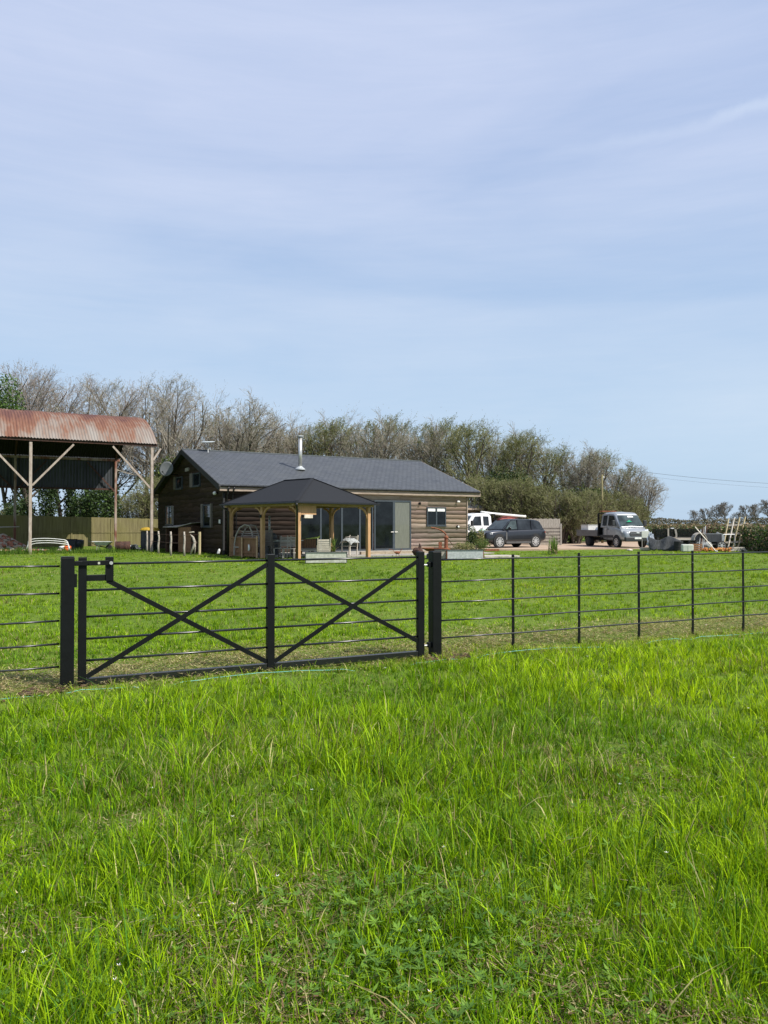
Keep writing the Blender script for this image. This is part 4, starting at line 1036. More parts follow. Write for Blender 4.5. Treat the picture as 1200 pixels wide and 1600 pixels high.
# ------------------------------------------------------------------ dutch barn
BA = R(29.5); P1 = (-13.35, 44.1); BW = 11.0; BE = 6.25
barn = thing('dutch_barn', P1, BA, 'open sided farm barn with a curved rusty corrugated iron roof', 'barn')
bay = 6.35; nb = 2
Rr = ((BW/2)**2+2.05**2)/(2*2.05); th0 = math.asin((BW/2)/Rr)
def arc(f): a_ = -th0+2*th0*f; return (BW/2+(Rr)*math.sin(a_), BE-.0+Rr*math.cos(a_)-(Rr-2.05))
x0, x1 = -nb*bay-.6, .30
nxs = int((x1-x0)/.026); nys = 26
V = []; Fc = []
for i in range(nxs+1):
    x_ = x0+(x1-x0)*i/nxs
    for j in range(nys+1):
        f_ = -.006+1.012*j/nys; a_ = -th0+2*th0*f_; rr_ = Rr+.024*math.sin(x_*2*math.pi/.155)+.015*(1 if (j//7+int(x_/.9)) % 2 else 0)
        V.append((x_, BW/2+rr_*math.sin(a_), BE+rr_*math.cos(a_)-(Rr-2.05)))
V = np.array(V); a = (np.arange(nxs)[:, None]*(nys+1)+np.arange(nys)[None]).ravel()
np_mesh('roof', V, np.stack([a, a+1, a+nys+2, a+nys+1], 1), [M['tin']], parent=barn, smooth=True)
V2 = V.copy(); V2[:, 2] -= .03
shade_under = mat('black_shade_underside', (.012,.011,.010), (.006,.006,.006), rough=.95)
np_mesh('roof_shade_sheet', V2[::1], np.stack([a, a+1, a+nys+2, a+nys+1], 1), [shade_under], parent=barn, smooth=True)  # added black sheet below the roof iron, standing in for the barn's inner shade
# roof frames and purlins
MB().box(x0,x1,.01,.10,BE-.20,BE-.04).build('eave_beam', M['rust_dark'], barn)
MB().box(x0,x1,BW,BW+.12,BE-.28,BE-.12).build('eave_beam', M['post_rust'], barn)
for k in range(nb+1):
    x_ = -k*bay
    MB().box(x_-.075,x_+.075,-.09,.06,-.1,BE-.285).build('post', M['post_paint'], barn, bevel=.01)
    MB().box(x_-.075,x_+.075,BW-.08,BW+.08,-.1,BE-.285).build('post', M['post_rust'], barn, bevel=.01)
    rb = MB(); pts = [arc(f_/14) for f_ in range(15)]
    rb.tube([(x_, p[0], p[1]-.12) for p in pts], .06, 6); rb.build('roof_rib', M['rust_dark'], barn)
    for sgn in (-1, 1):
        if k == nb and sgn == -1: continue
        L_ = 2.15
        if k == 0 and sgn == 1: L_ = .5
        MB().beam((x_+sgn*.08, -.02, BE-.3-2.3*(L_/2.15 if L_ > 1 else .3)), (x_+sgn*L_, -.02, BE-.3), .06, .10).build('brace', M['post_paint'], barn)
        if L_ > 1: MB().beam((x_+sgn*.08, BW-.05, BE-2.4), (x_+sgn*1.9, BW-.05, BE-.4), .06, .10).build('brace', M['rust_dark'], barn)
for j in range(1, 7):
    p = arc(j/7); MB().box(x0+.1, x1-.05, p[0]-.04, p[0]+.04, p[1]-.16, p[1]-.06).build('purlin', M['rust_dark'], barn)
# rear sheeting
zb = zat(765, 53.8); V = []
nxs = int((-x0)/.03)
for i in range(nxs+1):
    x_ = x0+(-.05-x0)*i/nxs; y_ = BW+.16+.022*math.sin(x_*2*math.pi/.2)
    V += [(x_, y_, zb), (x_, y_, BE)]
a = np.arange(nxs)*2
np_mesh('rear_sheeting', np.array(V), np.stack([a, a+2, a+3, a+1], 1), [M['tin_shade']], parent=barn, smooth=True)
MB().box(x0, 0, BW+.02, BW+.12, zb-.05, zb+.07).build('sheeting_rail', M['rust_dark'], barn)

# closeboard fence behind
def bp(x, y): ca, sa = math.cos(BA), math.sin(BA); return (P1[0]+ca*x-sa*y, P1[1]+sa*x+ca*y)
cf = thing('closeboard_fence', bp(-16, 13.3), BA, 'tall olive brown closeboard timber fence behind the barn', 'fence')
LF = 21.5; nbd = 150; V = []; 
rr = random.Random(8)
fb_ = MB()
for k in range(nbd):
    x_ = k*LF/nbd; top_ = 2.42-.5*x_/LF+rr.uniform(-.008,.008)
    fb_.box(x_+.003, x_+LF/nbd+.006, -.02-.006*(k % 2), .004-.006*(k % 2), 0, top_)
fb_.build('boards', M['closeboard'], cf)
for k in range(9): x_ = k*LF/8; MB().box(x_-.05,x_+.05,-.075,-.0285,0,2.36-.5*x_/LF).build('post', M['closeboard'], cf)
fr = MB()
for z in (.4, 1.15, 1.85): fr.box(0,LF,.005,.06,z-.04,z+.04)
fr.build('rails', M['closeboard'], cf)
MB().box(0,LF,-.05,-.027,.95,1.03).build('face_rail', M['closeboard'], cf)

# items by the barn
rp = MB(); rr = random.Random(5)
V = []
for k in range(520):
    d = rr.gauss(0, 1.0); d2 = rr.gauss(0, .7); r_ = rr.uniform(.05,.14)
    px_ = -.9+d*1.0; z = max(.05, 1.05*math.exp(-((px_+1.3)/1.35)**2)*math.exp(-(d2/1.0)**2)*rr.uniform(.75,1.0))
    rp.blob((px_, d2, z), (r_*1.5, r_, r_*.8), k, .35, 5, 4)
m, t_, b = nt('mixed_rubble'); ge = t_.nodes.new('ShaderNodeNewGeometry')
t_.links.new(ramp(t_, ge.outputs['Random Per Island'], [(.0, (.32,.11,.07)), (.35, (.38,.17,.11)), (.5,(.45,.36,.28)), (.75,(.30,.25,.2)), (1., (.55,.48,.4))]), b.inputs['Base Color']); b.inputs['Roughness'].default_value = .95
rp.build('rubble_heap', m, loc=(*at(28, 45.5), 0)); tag(bpy.data.objects['rubble_heap'], 'heap of broken bricks and stones at the far left under the barn', 'rubble', kind='stuff')
hf = thing('tube_frame', (*at(75, 43.0), 0), R(6), 'set of three white bent metal tubes lying as low hoops beside the barn post', 'tube frame')
for k in range(3):
    s = .14*k; pts = [(-1.25+.1*k-.14*k, .15*k, .0), (-1.05-.04*k+.03*k, .15*k, .45-.04*k)]
    for q in range(9):
        a_ = math.pi*.5*q/8; pts.append((-.92+.02*k-.12*math.cos(a_)+.0, .15*k, .52-s*.9+.12*math.sin(a_)+.08))
    for q in range(7): x_ = -.7+1.5*q/6; pts.append((x_, .15*k, .76-s*.9-.05*(q/6)**2+.03*math.sin(q/6*math.pi)))
    for q in range(6): a_ = math.pi*.5*q/5; pts.append((.82+.28*math.sin(a_), .15*k, .71-s*.9-.28*(1-math.cos(a_))))
    pts.append((1.16+.02*k, .15*k-.05, 0))
    MB().tube(pts, .024, 7).build('tube', M['white_plastic'], hf, smooth=True)
cn = thing('traffic_cone', (*at(103, 43.6), .17), R(15), 'orange cone with a white band tipped over beside the white tubes', 'cone')
MB().lathe([(.21,-.22),(.17,-.05),(.14,.08)], (0,0,.03), 14, 'x').build('cone_body', M['orange'], cn, smooth=True)
MB().lathe([(.139,.081),(.09,.25),(.03,.4)], (0,0,.03), 14, 'x').build('cone_tip', M['white_plastic'], cn, smooth=True)
cn.rotation_euler = (0, R(-14), R(180))
t1 = thing('black_tub', (*at(112, 47.5), 0), R(10), 'blue black plastic tub against the closeboard fence', 'tub'); MB().box(-.28,.28,-.25,.25,.0,.62).build('tub_body', M['tub_b'], t1, bevel=.05)
MB().box(-.3,.3,-.27,.27,.622,.66).build('rim', M['tub_b'], t1, bevel=.015)
t1 = thing('grey_tub', (*at(122, 47.9), 0), R(-5), 'dark grey rounded tub right of the blue black one', 'tub'); MB().lathe([(.30,0),(.36,.4),(.35,.58),(.2,.62)], (0,0,0), 16).build('tub_body', M['tub'], t1, smooth=True)
MB().lathe([(.37,.5),(.37,.54)], (0,0,0), 16).build('rim', M['tub'], t1)
wb = thing('wheelbarrow', (*at(161, 44.5), 0), R(4), 'wheelbarrow with a pale grey tray under the barn roof', 'wheelbarrow')
MB().loft([[(-.30,-.2,.34),(.28,-.2,.34),(.28,.2,.34),(-.30,.2,.34)],[(-.50,-.32,.60),(.50,-.32,.56),(.50,.32,.56),(-.50,.32,.60)]]).build('tray', M['galv'], wb, bevel=.02)
MB().box(-.53,.52,-.35,-.325,.56,.60).build('tray_rim', M['white_plastic'], wb)
MB().lathe([(.17,-.045),(.2,-.02),(.2,.02),(.17,.045)], (.35,0,.2), 16, 'y').build('wheel', M['tyre'], wb)
for s in (-.22,.22):
    MB().tube([(.35,s*.4,.2),(-.2,s,.3),(-.75,s*1.2,.62)], .018, 6).build('handle', M['black'], wb); MB().tube([(-.25,s,.32),(-.32,s,0)], .02, 6).build('leg', M['zinc'], wb)
dr = thing('rusty_drum', (*at(192, 44.6), 0), R(20), 'rusty dented drum lying behind the rear barn post', 'drum')
MB().lathe([(.26,-.42),(.29,-.40),(.28,-.15),(.30,-.13),(.28,-.11),(.28,.13),(.30,.15),(.28,.17),(.29,.40),(.26,.42)], (0,0,.30), 18, 'x').build('drum_shell', M['rust_dark'], dr, smooth=True)
MB().lathe([(.06,.421),(.05,.45)], (0,0,.30), 10, 'x').build('bung', M['galv'], dr)
so_ = thing('scrap_bundle', (*at(207, 45.0), 0), 0, 'low bundle of dark scrap right of the rusty drum', 'scrap')
mb = MB(); rr = random.Random(6)
for k in range(14): mb.blob((rr.uniform(-.3,.4), rr.uniform(-.2,.2), rr.uniform(.05,.3)), (rr.uniform(.06,.16),)*3, k, .3, 6, 5)
mb.build('scrap_pieces', M['slate_dark'], so_)
ti = MB()
for k in range(2): ti.tube([(-.9+k*.3,.1*k,.35+.05*k),(1.0,.1*k,.42)], .03, 6)
o = ti.build('timber_rail', M['stake'], loc=(*at(4, 48), 1.0)); tag(o, 'two pale rails leaning near the fence at the far left edge', 'rail')

# ------------------------------------------------------------------ vehicles
def wheel(parent, x, y, r, w_, rim_m, side, spokes=10, name='wheel'):
    SPW = .10
    wh = MB().lathe([(r*.70,-w_/2),(r*.97,-w_/2),(r,-w_/2+.03),(r,w_/2-.03),(r*.97,w_/2),(r*.70,w_/2)], (x,y,r), 28, 'y').build(name, M['tyre'], parent, smooth=False)
    rim = MB(); yo = y+side*(w_/2)
    rim.lathe([(r*.67,-.012),(r*.74,-.012),(r*.74,.008),(r*.67,.008),(r*.67,-.012)], (x,yo,r), 28, 'y', cap=False)
    for k in range(spokes):
        a_ = 2*math.pi*k/spokes
        rim.beam((x+.04*math.cos(a_),yo,r+.04*math.sin(a_)), (x+r*.7*math.cos(a_),yo,r+r*.7*math.sin(a_)), .045 if spokes > 8 else .06, .015, (0,1,0)) if False else rim.prism(
            [(x+.05*math.cos(a_-.9),yo-.006,r+.05*math.sin(a_-.6)), (x+r*.7*math.cos(a_-SPW),yo-.006,r+r*.7*math.sin(a_-SPW)), (x+r*.7*math.cos(a_+SPW),yo-.006,r+r*.7*math.sin(a_+SPW)), (x+.05*math.cos(a_+.6),yo-.006,r+.05*math.sin(a_+.6))], (0,.014,0))
    rim.lathe([(.07,-.014),(.07,.012)], (x,yo,r), 14, 'y')
    rim.build('rim', rim_m, wh)
    return wh
def quadpane(name, q, m, parent, n, off=.006, th=.004, round_=0):
    """q: 4 corners of face; inset polygon already given; n: outward normal"""
    n = Vector(n).normalized(); P = [Vector(p)+n*off for p in q]
    return MB().prism(P, n*th).build(name, m, parent)
def side_glass(parent, pts, ysign, hw_b, zb, hw_t, zt, m, name='side_window', off=.008):
    """pts in (x,z); y interpolated on the tumblehome plane"""
    P = []
    for x_, z in pts:
        f_ = (z-zb)/(zt-zb); P.append((x_, ysign*(hw_b*(1-f_)+hw_t*f_+off), z))
    return MB().prism(P, (0, ysign*.004, 0)).build(name, m, parent)

def suv():
    hd = Vector((-.86,-.51)).normalized(); ang = math.atan2(hd.y, hd.x)
    # front left wheel (camera side). heading left => camera side is vehicle's left (+y local)? local +y = rot90(heading)
    fw = Vector(at(778.5, 49.0)); ly = Vector((-hd.y, hd.x)) 
    xw = 1.55; yw = .86
    c_ = fw - hd*xw - ly*yw*(1 if ly.y < 0 else -1)
    t_ = thing('parked_suv', (c_.x, c_.y, .06), ang, 'large dark grey luxury suv parked on the gravel right of the house', 'car')
    S = 1 if ly.y < 0 else -1
    # lower body: stations x, z0, ztop, halfwidth
    st = [(-2.50,.62,1.05,.80),(-2.44,.42,1.17,.93),(-2.1,.32,1.22,.99),(-1.3,.28,1.21,1.0),(0,.27,1.18,1.0),(1.0,.27,1.15,1.0),(1.5,.28,1.13,.99),(2.05,.30,1.08,.96),(2.36,.34,1.02,.88),(2.52,.45,.90,.74)]
    rings = []
    for x_, za, zb_, hw in st:
        zm = za+(zb_-za)*.45; zs = zb_-.10
        rings.append([(x_,-hw*.90,za),(x_,-hw,za+.1),(x_,-hw,zm),(x_,-hw*.985,zs),(x_,-hw*.90,zb_),(x_,-hw*.4,zb_+.02),(x_,hw*.4,zb_+.02),(x_,hw*.90,zb_),(x_,hw*.985,zs),(x_,hw,zm),(x_,hw,za+.1),(x_,hw*.90,za)])
    bd = MB().loft(rings).build('body', M['suv'], t_, sub=2)
    # greenhouse
    gst = [(-2.30,1.20,.88,1.25,.84),(-2.05,1.20,.90,1.72,.72),(-1.6,1.20,.91,1.82,.71),(-.6,1.18,.91,1.855,.71),(.15,1.17,.91,1.83,.70),(.45,1.16,.90,1.74,.70),(1.20,1.13,.88,1.17,.84)]
    rings = []
    for x_, zb_, hb, zt, ht in gst:
        rings.append([(x_,-hb,zb_-.05),(x_,-ht,zt-.06),(x_,-ht*.85,zt),(x_,0,zt+.015),(x_,ht*.85,zt),(x_,ht,zt-.06),(x_,hb,zb_-.05)])
    gh = MB().loft(rings).build('cabin_glass', M['glass_car'], t_, smooth=False)
    rings = []
    for x_, zt, ht in ((-2.12,1.70,.66),(-2.0,1.79,.70),(-1.6,1.845,.715),(-.6,1.885,.715),(.15,1.86,.70),(.36,1.81,.68)):
        rings.append([(x_,-ht,zt-.07),(x_,-ht*.86,zt),(x_,0,zt+.02),(x_,ht*.86,zt),(x_,ht,zt-.07),(x_,ht*.8,zt-.05),(x_,-ht*.8,zt-.05)])
    MB().loft(rings).build('roof_panel', M['suv'], t_, sub=1)
    for s in (-1, 1):
        for (xa, xb) in ((.42,1.12),):
            MB().beam((.40,s*.705,1.78),(1.16,s*.885,1.17), .05,.06).build('windscreen_pillar', M['suv'], t_)
        MB().beam((-.02,s*.925,1.15),(-.08,s*.735,1.80), .06,.02,(0,1,0)).build('door_pillar', M['suv_black'], t_)
        MB().beam((-1.18,s*.925,1.17),(-1.28,s*.735,1.80), .06,.02,(0,1,0)).build('door_pillar', M['suv_black'], t_)
        side_glass(t_, [(.02,1.2),(.98,1.19),(.50,1.70),(.0,1.76)], s, .905, 1.15, .715, 1.80, M['windscreen'], 'side_window', .012)
        MB().box(-2.2,1.2,s*.915-.006,s*.915+.006,1.145,1.165).build('waist_trim', M['suv_black'], t_)
        MB().box(-1.1,1.0,s*.985-.02,s*.985+.02,.28,.40).build('sill', M['suv_sill'], t_, bevel=.01)
        MB().box(.93,1.02,s*1.0-.004,s*1.0+.006,.52,1.0).build('side_vent', M['alu'], t_)
        mr = MB().blob((.78,s*1.06,1.26),(.09,.13,.09),1,0,10,6).build('mirror', M['suv_black'], t_, smooth=True)
        for xw_ in (xw,-1.45):
            MB().lathe([(.47,-.012),(.47,.006)], (xw_,s*.985,.44), 28, 'y').build('wheel_arch', M['black_matt'], t_)
            wheel(t_, xw_, s*.89, .40, .25, M['rim'], s)
        MB().loft([[(2.38,s*.60,.84),(2.38,s*.60,.97),(2.46,s*.60,.96),(2.5,s*.60,.84)],[(2.1,s*.985,.86),(2.1,s*.985,.96),(2.14,s*.99,.96),(2.14,s*.99,.86)]]).build('headlight', M['headlight'], t_)
        MB().loft([[(-2.47,s*.5,.95),(-2.47,s*.5,1.05),(-2.5,s*.5,1.05),(-2.5,s*.5,.95)],[(-2.3,s*.955,.95),(-2.3,s*.955,1.05),(-2.36,s*.965,1.05),(-2.36,s*.965,.95)]]).build('tail_light', M['red_load'], t_)
    quadpane('windscreen', [(.52,-.66,1.73),(1.16,-.80,1.20),(1.16,.80,1.20),(.52,.66,1.73)], M['windscreen'], t_, (.65,0,.76), .012)
    MB().box(2.44,2.54,-.55,.55,.62,.82).build('grille', M['suv_black'], t_, bevel=.03)
    MB().box(2.40,2.50,-.75,.75,.38,.52).build('lower_intake', M['black_matt'], t_, bevel=.03)
    return t_
suv()

def tipper(loc, ang, paint, label, arm=False):
    t_ = thing('tipper_truck', (loc[0], loc[1], .06), ang, label, 'truck')
    W_ = 1.0
    # cab lower, x from .1 (rear of crew cab) to 3.05 nose
    st = [(.10,.45,1.42,.98),(.6,.42,1.42,1.0),(1.7,.42,1.40,1.0),(2.05,.42,1.36,1.0),(2.5,.42,1.27,.98),(2.82,.42,1.14,.93),(2.98,.44,1.0,.82),(3.03,.5,.85,.74)]
    rings = []
    for x_, za, zb_, hw in st:
        rings.append([(x_,-hw*.96,za),(x_,-hw,za+.12),(x_,-hw,zb_-.25),(x_,-hw*.97,zb_-.05),(x_,-hw*.86,zb_),(x_,0,zb_+.03),(x_,hw*.86,zb_),(x_,hw*.97,zb_-.05),(x_,hw,zb_-.25),(x_,hw,za+.12),(x_,hw*.96,za)])
    MB().loft(rings).build('body', paint, t_, sub=1)
    gst = [(.10,.98,2.20,.84),(.3,.985,2.28,.84),(1.1,.985,2.32,.84),(1.55,.985,2.27,.83),(1.75,.985,2.16,.83),(2.42,.93,1.34,.88)]
    rings = [[(x_,-hb,1.30),(x_,-ht-.01,zt-.10),(x_,-ht*.88,zt),(x_,0,zt+.03),(x_,ht*.88,zt),(x_,ht+.01,zt-.10),(x_,hb,1.30)] for x_, hb, zt, ht in gst]
    MB().loft(rings).build('cab', paint, t_, bevel=.02)
    quadpane('windscreen', [(1.80,-.74,2.10),(2.40,-.84,1.40),(2.40,.84,1.40),(1.80,.74,2.10)], M['windscreen'], t_, (.8,0,.62), .015)
    MB().prism([(1.86,.3,2.02),(1.86,-.05,2.02),(1.93,-.08,1.93),(1.93,.35,1.93)], (.02,0,.015)).build('windscreen_sticker', M['plate'], t_).location = (.02,0,.03)
    hv = MB().prism([(2.20,.05,1.60),(2.20,-.18,1.72),(2.22,-.38,1.58)], (.04,0,.02)).build('green_vest', M['green'], t_); hv.location = (.06,0,.06)
    for s in (-1, 1):
        side_glass(t_, [(1.05,1.42),(2.05,1.42),(1.60,2.08),(1.05,2.10)], s, .985, 1.30, .845, 2.2, M['glass_car'], 'side_window', .012)
        side_glass(t_, [(.35,1.42),(.86,1.42),(.86,2.10),(.35,2.08)], s, .985, 1.30, .845, 2.2, M['glass_car'], 'side_window', .012)
        mr = MB().box(1.98,2.12,s*1.05-.0,s*1.26,1.40,1.78) if s > 0 else MB().box(1.98,2.12,-1.26,-1.05,1.40,1.78)
        mr = mr.build('mirror', M['trim'], t_, bevel=.03); MB().beam((2.05,s*.98,1.42),(2.05,s*1.1,1.45), .05,.05).build('mirror_arm', M['trim'], mr)
        MB().box(.15,1.75,s*1.0-.012,s*1.0+.012,.62,.80).build('side_moulding', M['trim'], t_, bevel=.004)
        MB().box(.96,.975,s*1.0-.004,s*1.0+.006,.5,1.35).build('door_gap', M['black_matt'], t_)
        MB().box(1.02,1.18,s*1.0,s*1.025,1.18,1.22).build('door_handle', M['trim'], t_)
        MB().loft([[(2.86,s*.60,.92),(2.84,s*.60,1.12),(2.96,s*.60,1.08),(3.03,s*.60,.92)],[(2.62,s*.955,1.0),(2.58,s*.955,1.2),(2.66,s*.985,1.2),(2.72,s*.99,1.0)]]).build('headlight', M['headlight'], t_)
        MB().lathe([(.42,-.012),(.42,.008)], (2.12,s*.99,.42), 26, 'y').build('wheel_arch', M['black_matt'], t_)
        wheel(t_, 2.12, s*.90, .345, .22, M['rim'], s, 8)
        wheel(t_, -1.55, s*.84, .345, .36, M['trim'], s, 8)
    MB().box(2.86,3.08,-.9,.9,.40,.68).build('bumper', M['trim'], t_, bevel=.05)
    gr = MB().prism([(3.02,-.52,.76),(3.02,.52,.76),(2.99,.62,.95),(2.97,.5,1.04),(2.97,-.5,1.04),(2.99,-.62,.95)], (.035,0,0)).build('grille', M['trim'], t_, bevel=.01)
    MB().box(3.04,3.06,-.54,.54,.93,.945).build('grille_bar', M['galv'], gr)
    MB().blob((3.06,0,.95),(.015,.14,.055),1,0,12,8).build('badge', M['galv'], gr)
    MB().box(3.085,3.095,-.26,.26,.56,.68).build('number_plate', M['plate'], t_)
    # chassis and bed
    MB().box(-3.0,.3,-.45,.45,.42,.62).build('chassis', M['black_matt'], t_)
    MB().box(-3.05,-.02,-1.02,1.02,.72,.80).build('bed_floor', M['trim'], t_)
    for s in (-1,1): MB().box(-3.05,-.2,s*1.04-.02,s*1.04+.02,.70,1.12).build('dropside', M['alu'], t_, bevel=.01)
    MB().box(-3.09,-3.06,-1.02,1.02,.70,1.12).build('tailboard', M['alu'], t_)
    hb = MB()
    for y_ in (-1.0,-.5,0,.5,1.0): hb.box(-.16,-.08,y_-.035,y_+.035,.70,2.28)
    hb.box(-.16,-.08,-.96,.96,2.2,2.28); hb.box(-.12,-.10,-.96,.96,.8,1.6)
    hb.build('headboard', M['black'], t_)
    MB().box(-.2,.2,-.9,.2,2.36,2.42).build('beacon_bar', M['rust'] if not arm else M['black'], t_, bevel=.02)
    return t_
a_ = math.atan2(-.98,.18)
# place: front wheel near px 963
hd = Vector((math.cos(a_), math.sin(a_)))
tloc = Vector(at(957, 52.4)) + Vector((0,0))
tk = tipper(tloc, a_ + R(4), M['truck'], 'silver crew cab tipper truck facing the camera on the right')
# load in its bed
def onbed(truck, x, y, z=.85):
    ca, sa = math.cos(truck.rotation_euler.z), math.sin(truck.rotation_euler.z)
    return (truck.location.x+ca*x-sa*y, truck.location.y+sa*x+ca*y, z)
o = thing('white_crate', onbed(tk, -2.2, -.35, .87), tk.rotation_euler.z, 'big white box in the open bed of the silver truck', 'crate')
MB().box(-.5,.5,-.55,.55,0,.62).build('crate_body', M['white_plastic'], o, bevel=.03); MB().box(-.52,.52,-.57,.57,.622,.66).build('lid', M['white_plastic'], o, bevel=.01)
o = thing('yellow_tool', onbed(tk, -.9, -.3, .87), 0, 'yellow and orange power tool standing behind the truck cab', 'tool')
MB().blob((0,0,.45),(.18,.15,.2),2,.1,8,6).build('tool_body', M['yellow'], o); MB().tube([(0,0,.5),(.12,0,.9)], .03, 6).build('handle', M['orange'], o)
o = thing('white_bag', onbed(tk, -.7, -.7, .87), 0, 'small white bag beside the yellow tool in the truck bed', 'bag')
MB().blob((0,0,.25),(.22,.18,.25),5,.15,8,6).build('bag_body', M['white_plastic'], o, smooth=True); MB().tube([(0,0,.48),(.02,0,.6)], .04, 6).build('bag_neck', M['white_plastic'], o)

a2 = math.atan2(-.51,-.86)
hd = Vector((math.cos(a2), math.sin(a2)))
tl = Vector(at(759, 57.5)) + hd*.1
tw = tipper(tl, a2, M['truck_white'], 'white crew cab tipper truck half hidden behind the house corner', True)
lv = 1 if -hd.x*0+Vector((-hd.y, hd.x)).y < 0 else -1
MB().box(.55,1.25,lv*1.002,lv*1.012,.98,1.12).build('green_door_mark', M['green'], tw)
o = thing('white_pipe', onbed(tw, -.1, lv*.6, 2.34), tw.rotation_euler.z, 'long white plastic pipe carried on the headboard of the white truck', 'pipe')
MB().tube([(.9,0,.12),(-.1,0,0.02),(-3.3,0,-.18)], .10, 10).build('pipe_tube', M['white_plastic'], o, smooth=True)
MB().lathe([(.115,-3.34),(.115,-3.26)], (0,0,-.18), 10, 'x').build('pipe_collar', M['white_plastic'], o)
o = thing('red_tarpaulin', onbed(tw, -1.9, lv*.3, 1.9), tw.rotation_euler.z, 'faded red bundle loaded under the white pipe behind the dark car', 'bundle')
MB().blob((0,0,.0),(1.0,.5,.28),4,.15,10,6).build('bundle_cloth', M['red_load'], o)
MB().box(-.9,.9,-.3,.3,-1.05,-.2).build('bundle_base', M['trim'], o)

# ------------------------------------------------------------------ field gate + paling behind suv
pf = thing('paling_fence', (*at(826, 56.6), 0), R(10), 'pale weathered boarded fence behind the dark car', 'fence')
for k in range(19): MB().box(k*.13,k*.13+.115,0,.025,0,1.98+.02*math.sin(k*2.1)).build('paling', M['stake'], pf)
for z in (.5,1.5): MB().box(0,2.4,.027,.08,z,z+.08).build('rail', M['stake'], pf)
fg = thing('timber_gate', (*at(845, 55.4), 0), R(12), 'old brown five bar timber gate behind the dark car tail', 'gate')
for k in range(5): MB().box(0,1.5,0,.035,.25+k*.24,.36+k*.24).build('bar', M['dark_wood'], fg)
MB().beam((0,.055,1.3),(1.5,.055,.3), .03,.09).build('brace', M['grey_wood'], fg)
for x_ in (-.1,1.55): MB().box(x_-.06,x_+.06,-.04,.08,0,1.45 if x_ < 0 else 1.62).build('gate_stile', M['grey_wood'], fg)

# ------------------------------------------------------------------ materials pile on the right
st_ = thing('railing_stack', (*at(1022, 50.5), 0), R(3), 'long stack of black railing panels on timber bearers by the hedge', 'stack')
mb = MB()
for k in range(9):
    mb.box(.02*(k%3), 3.6-.03*(k%2), -.3+.01*(k%2), .3, .72+k*.062, .72+k*.062+.045)
mb.build('panels', M['black'], st_)
for x_ in (.05,.9,1.8,2.7): MB().box(x_,x_+.14,-.34,.32,.0,.715).build('bearer', M['stake'] if x_ in (.9,) else M['black_matt'], st_)
MB().box(.75,.85,-.36,-.33,.3,1.3).build('strap', M['stake'], st_); MB().prism([(1.25,-.36,.55),(1.37,-.36,.6),(1.4,-.36,.9),(1.33,-.36,1.25),(1.2,-.36,1.25),(1.28,-.36,.9)], (0,.02,0)).build('strap', M['grey_wood'], st_)
MB().box(1.1,1.3,-.1,.1,1.285,1.34).build('packing_block', M['plate'], st_)
pt = thing('pallet', (*at(1040, 46.8), 0), R(2), 'weathered timber platform behind the grey netting', 'pallet')
for k in range(6): MB().box(0,2.6,-.5+k*.18,-.5+k*.18+.15,.62,.65).build('deck_board', M['stone'], pt)
for x_ in (.0,1.2,2.48): MB().box(x_,x_+.1,-.5,.55,0,.61).build('bearer', M['black_matt'], pt)
nb_ = MB(); rr = random.Random(9); nu, nv_ = 26, 9; G = []
for i in range(nu+1):
    for j in range(nv_+1):
        u = i/nu; v_ = j/nv_; sag = .82-.25*math.sin(u*math.pi*1.3+.2)**2-.10*math.sin(u*9.0)*u
        G.append((1.9*u+.03*rr.random(), -.1-.25*v_+.09*math.sin(u*19+v_*3)+.03*rr.random(), sag*(1-v_)+.05))
nb_.add(G, [(i*(nv_+1)+j, (i+1)*(nv_+1)+j, (i+1)*(nv_+1)+j+1, i*(nv_+1)+j+1) for i in range(nu) for j in range(nv_)])
o = nb_.build('netting', M['net'], loc=(*at(1012, 46.0), 0), smooth=True); tag(o, 'crumpled grey netting draped low in front of the silver truck', 'netting')
md = o.modifiers.new('solid', 'SOLIDIFY'); md.thickness = .02
# torn plastic
o = MB().blob((0,0,.55),(.22,.18,.5),8,.3,10,8).build('plastic_wrap', mat('pale_plastic', (.42,.46,.52), (.22,.25,.30), scale=8, rough=.4), loc=(*at(1016, 46.4), 0)); tag(o, 'pale torn plastic wrap hanging beside the truck bumper', 'plastic wrap')
wb2 = thing('wooden_post_box', (*at(1008, 47.0), 0), 0, 'pale cream board on a thin post in front of the truck grille', 'board')
MB().box(-.22,.25,-.02,.02,.75,1.16).build('board_face', M['jug'], wb2, bevel=.01); MB().box(-.2,-.16,.021,.06,0,1.0).build('post', M['grey_wood'], wb2)
jc = thing('water_container', (*at(1073.5, 44.2), 0), R(-8), 'squat milky white plastic water container on the grass', 'container')
MB().box(-.31,.31,-.22,.22,0,.42).build('container_body', M['jug'], jc, bevel=.05); MB().lathe([(.07,.425),(.07,.47)], (-.15,0,0), 12).build('cap', M['trim'], jc)
MB().box(-.005,.005,-.232,-.221,.05,.38).build('moulded_rib', M['galv_dirty'], jc)
tr = thing('small_trailer', (*at(1092, 46.0), 0), R(6), 'grey box trailer with rounded mudguards among the stacked materials', 'trailer')
MB().box(.05,1.25,-.35,.6,.50,1.02).build('trailer_body', M['tin_shade'], tr, bevel=.03)
mg = MB(); 
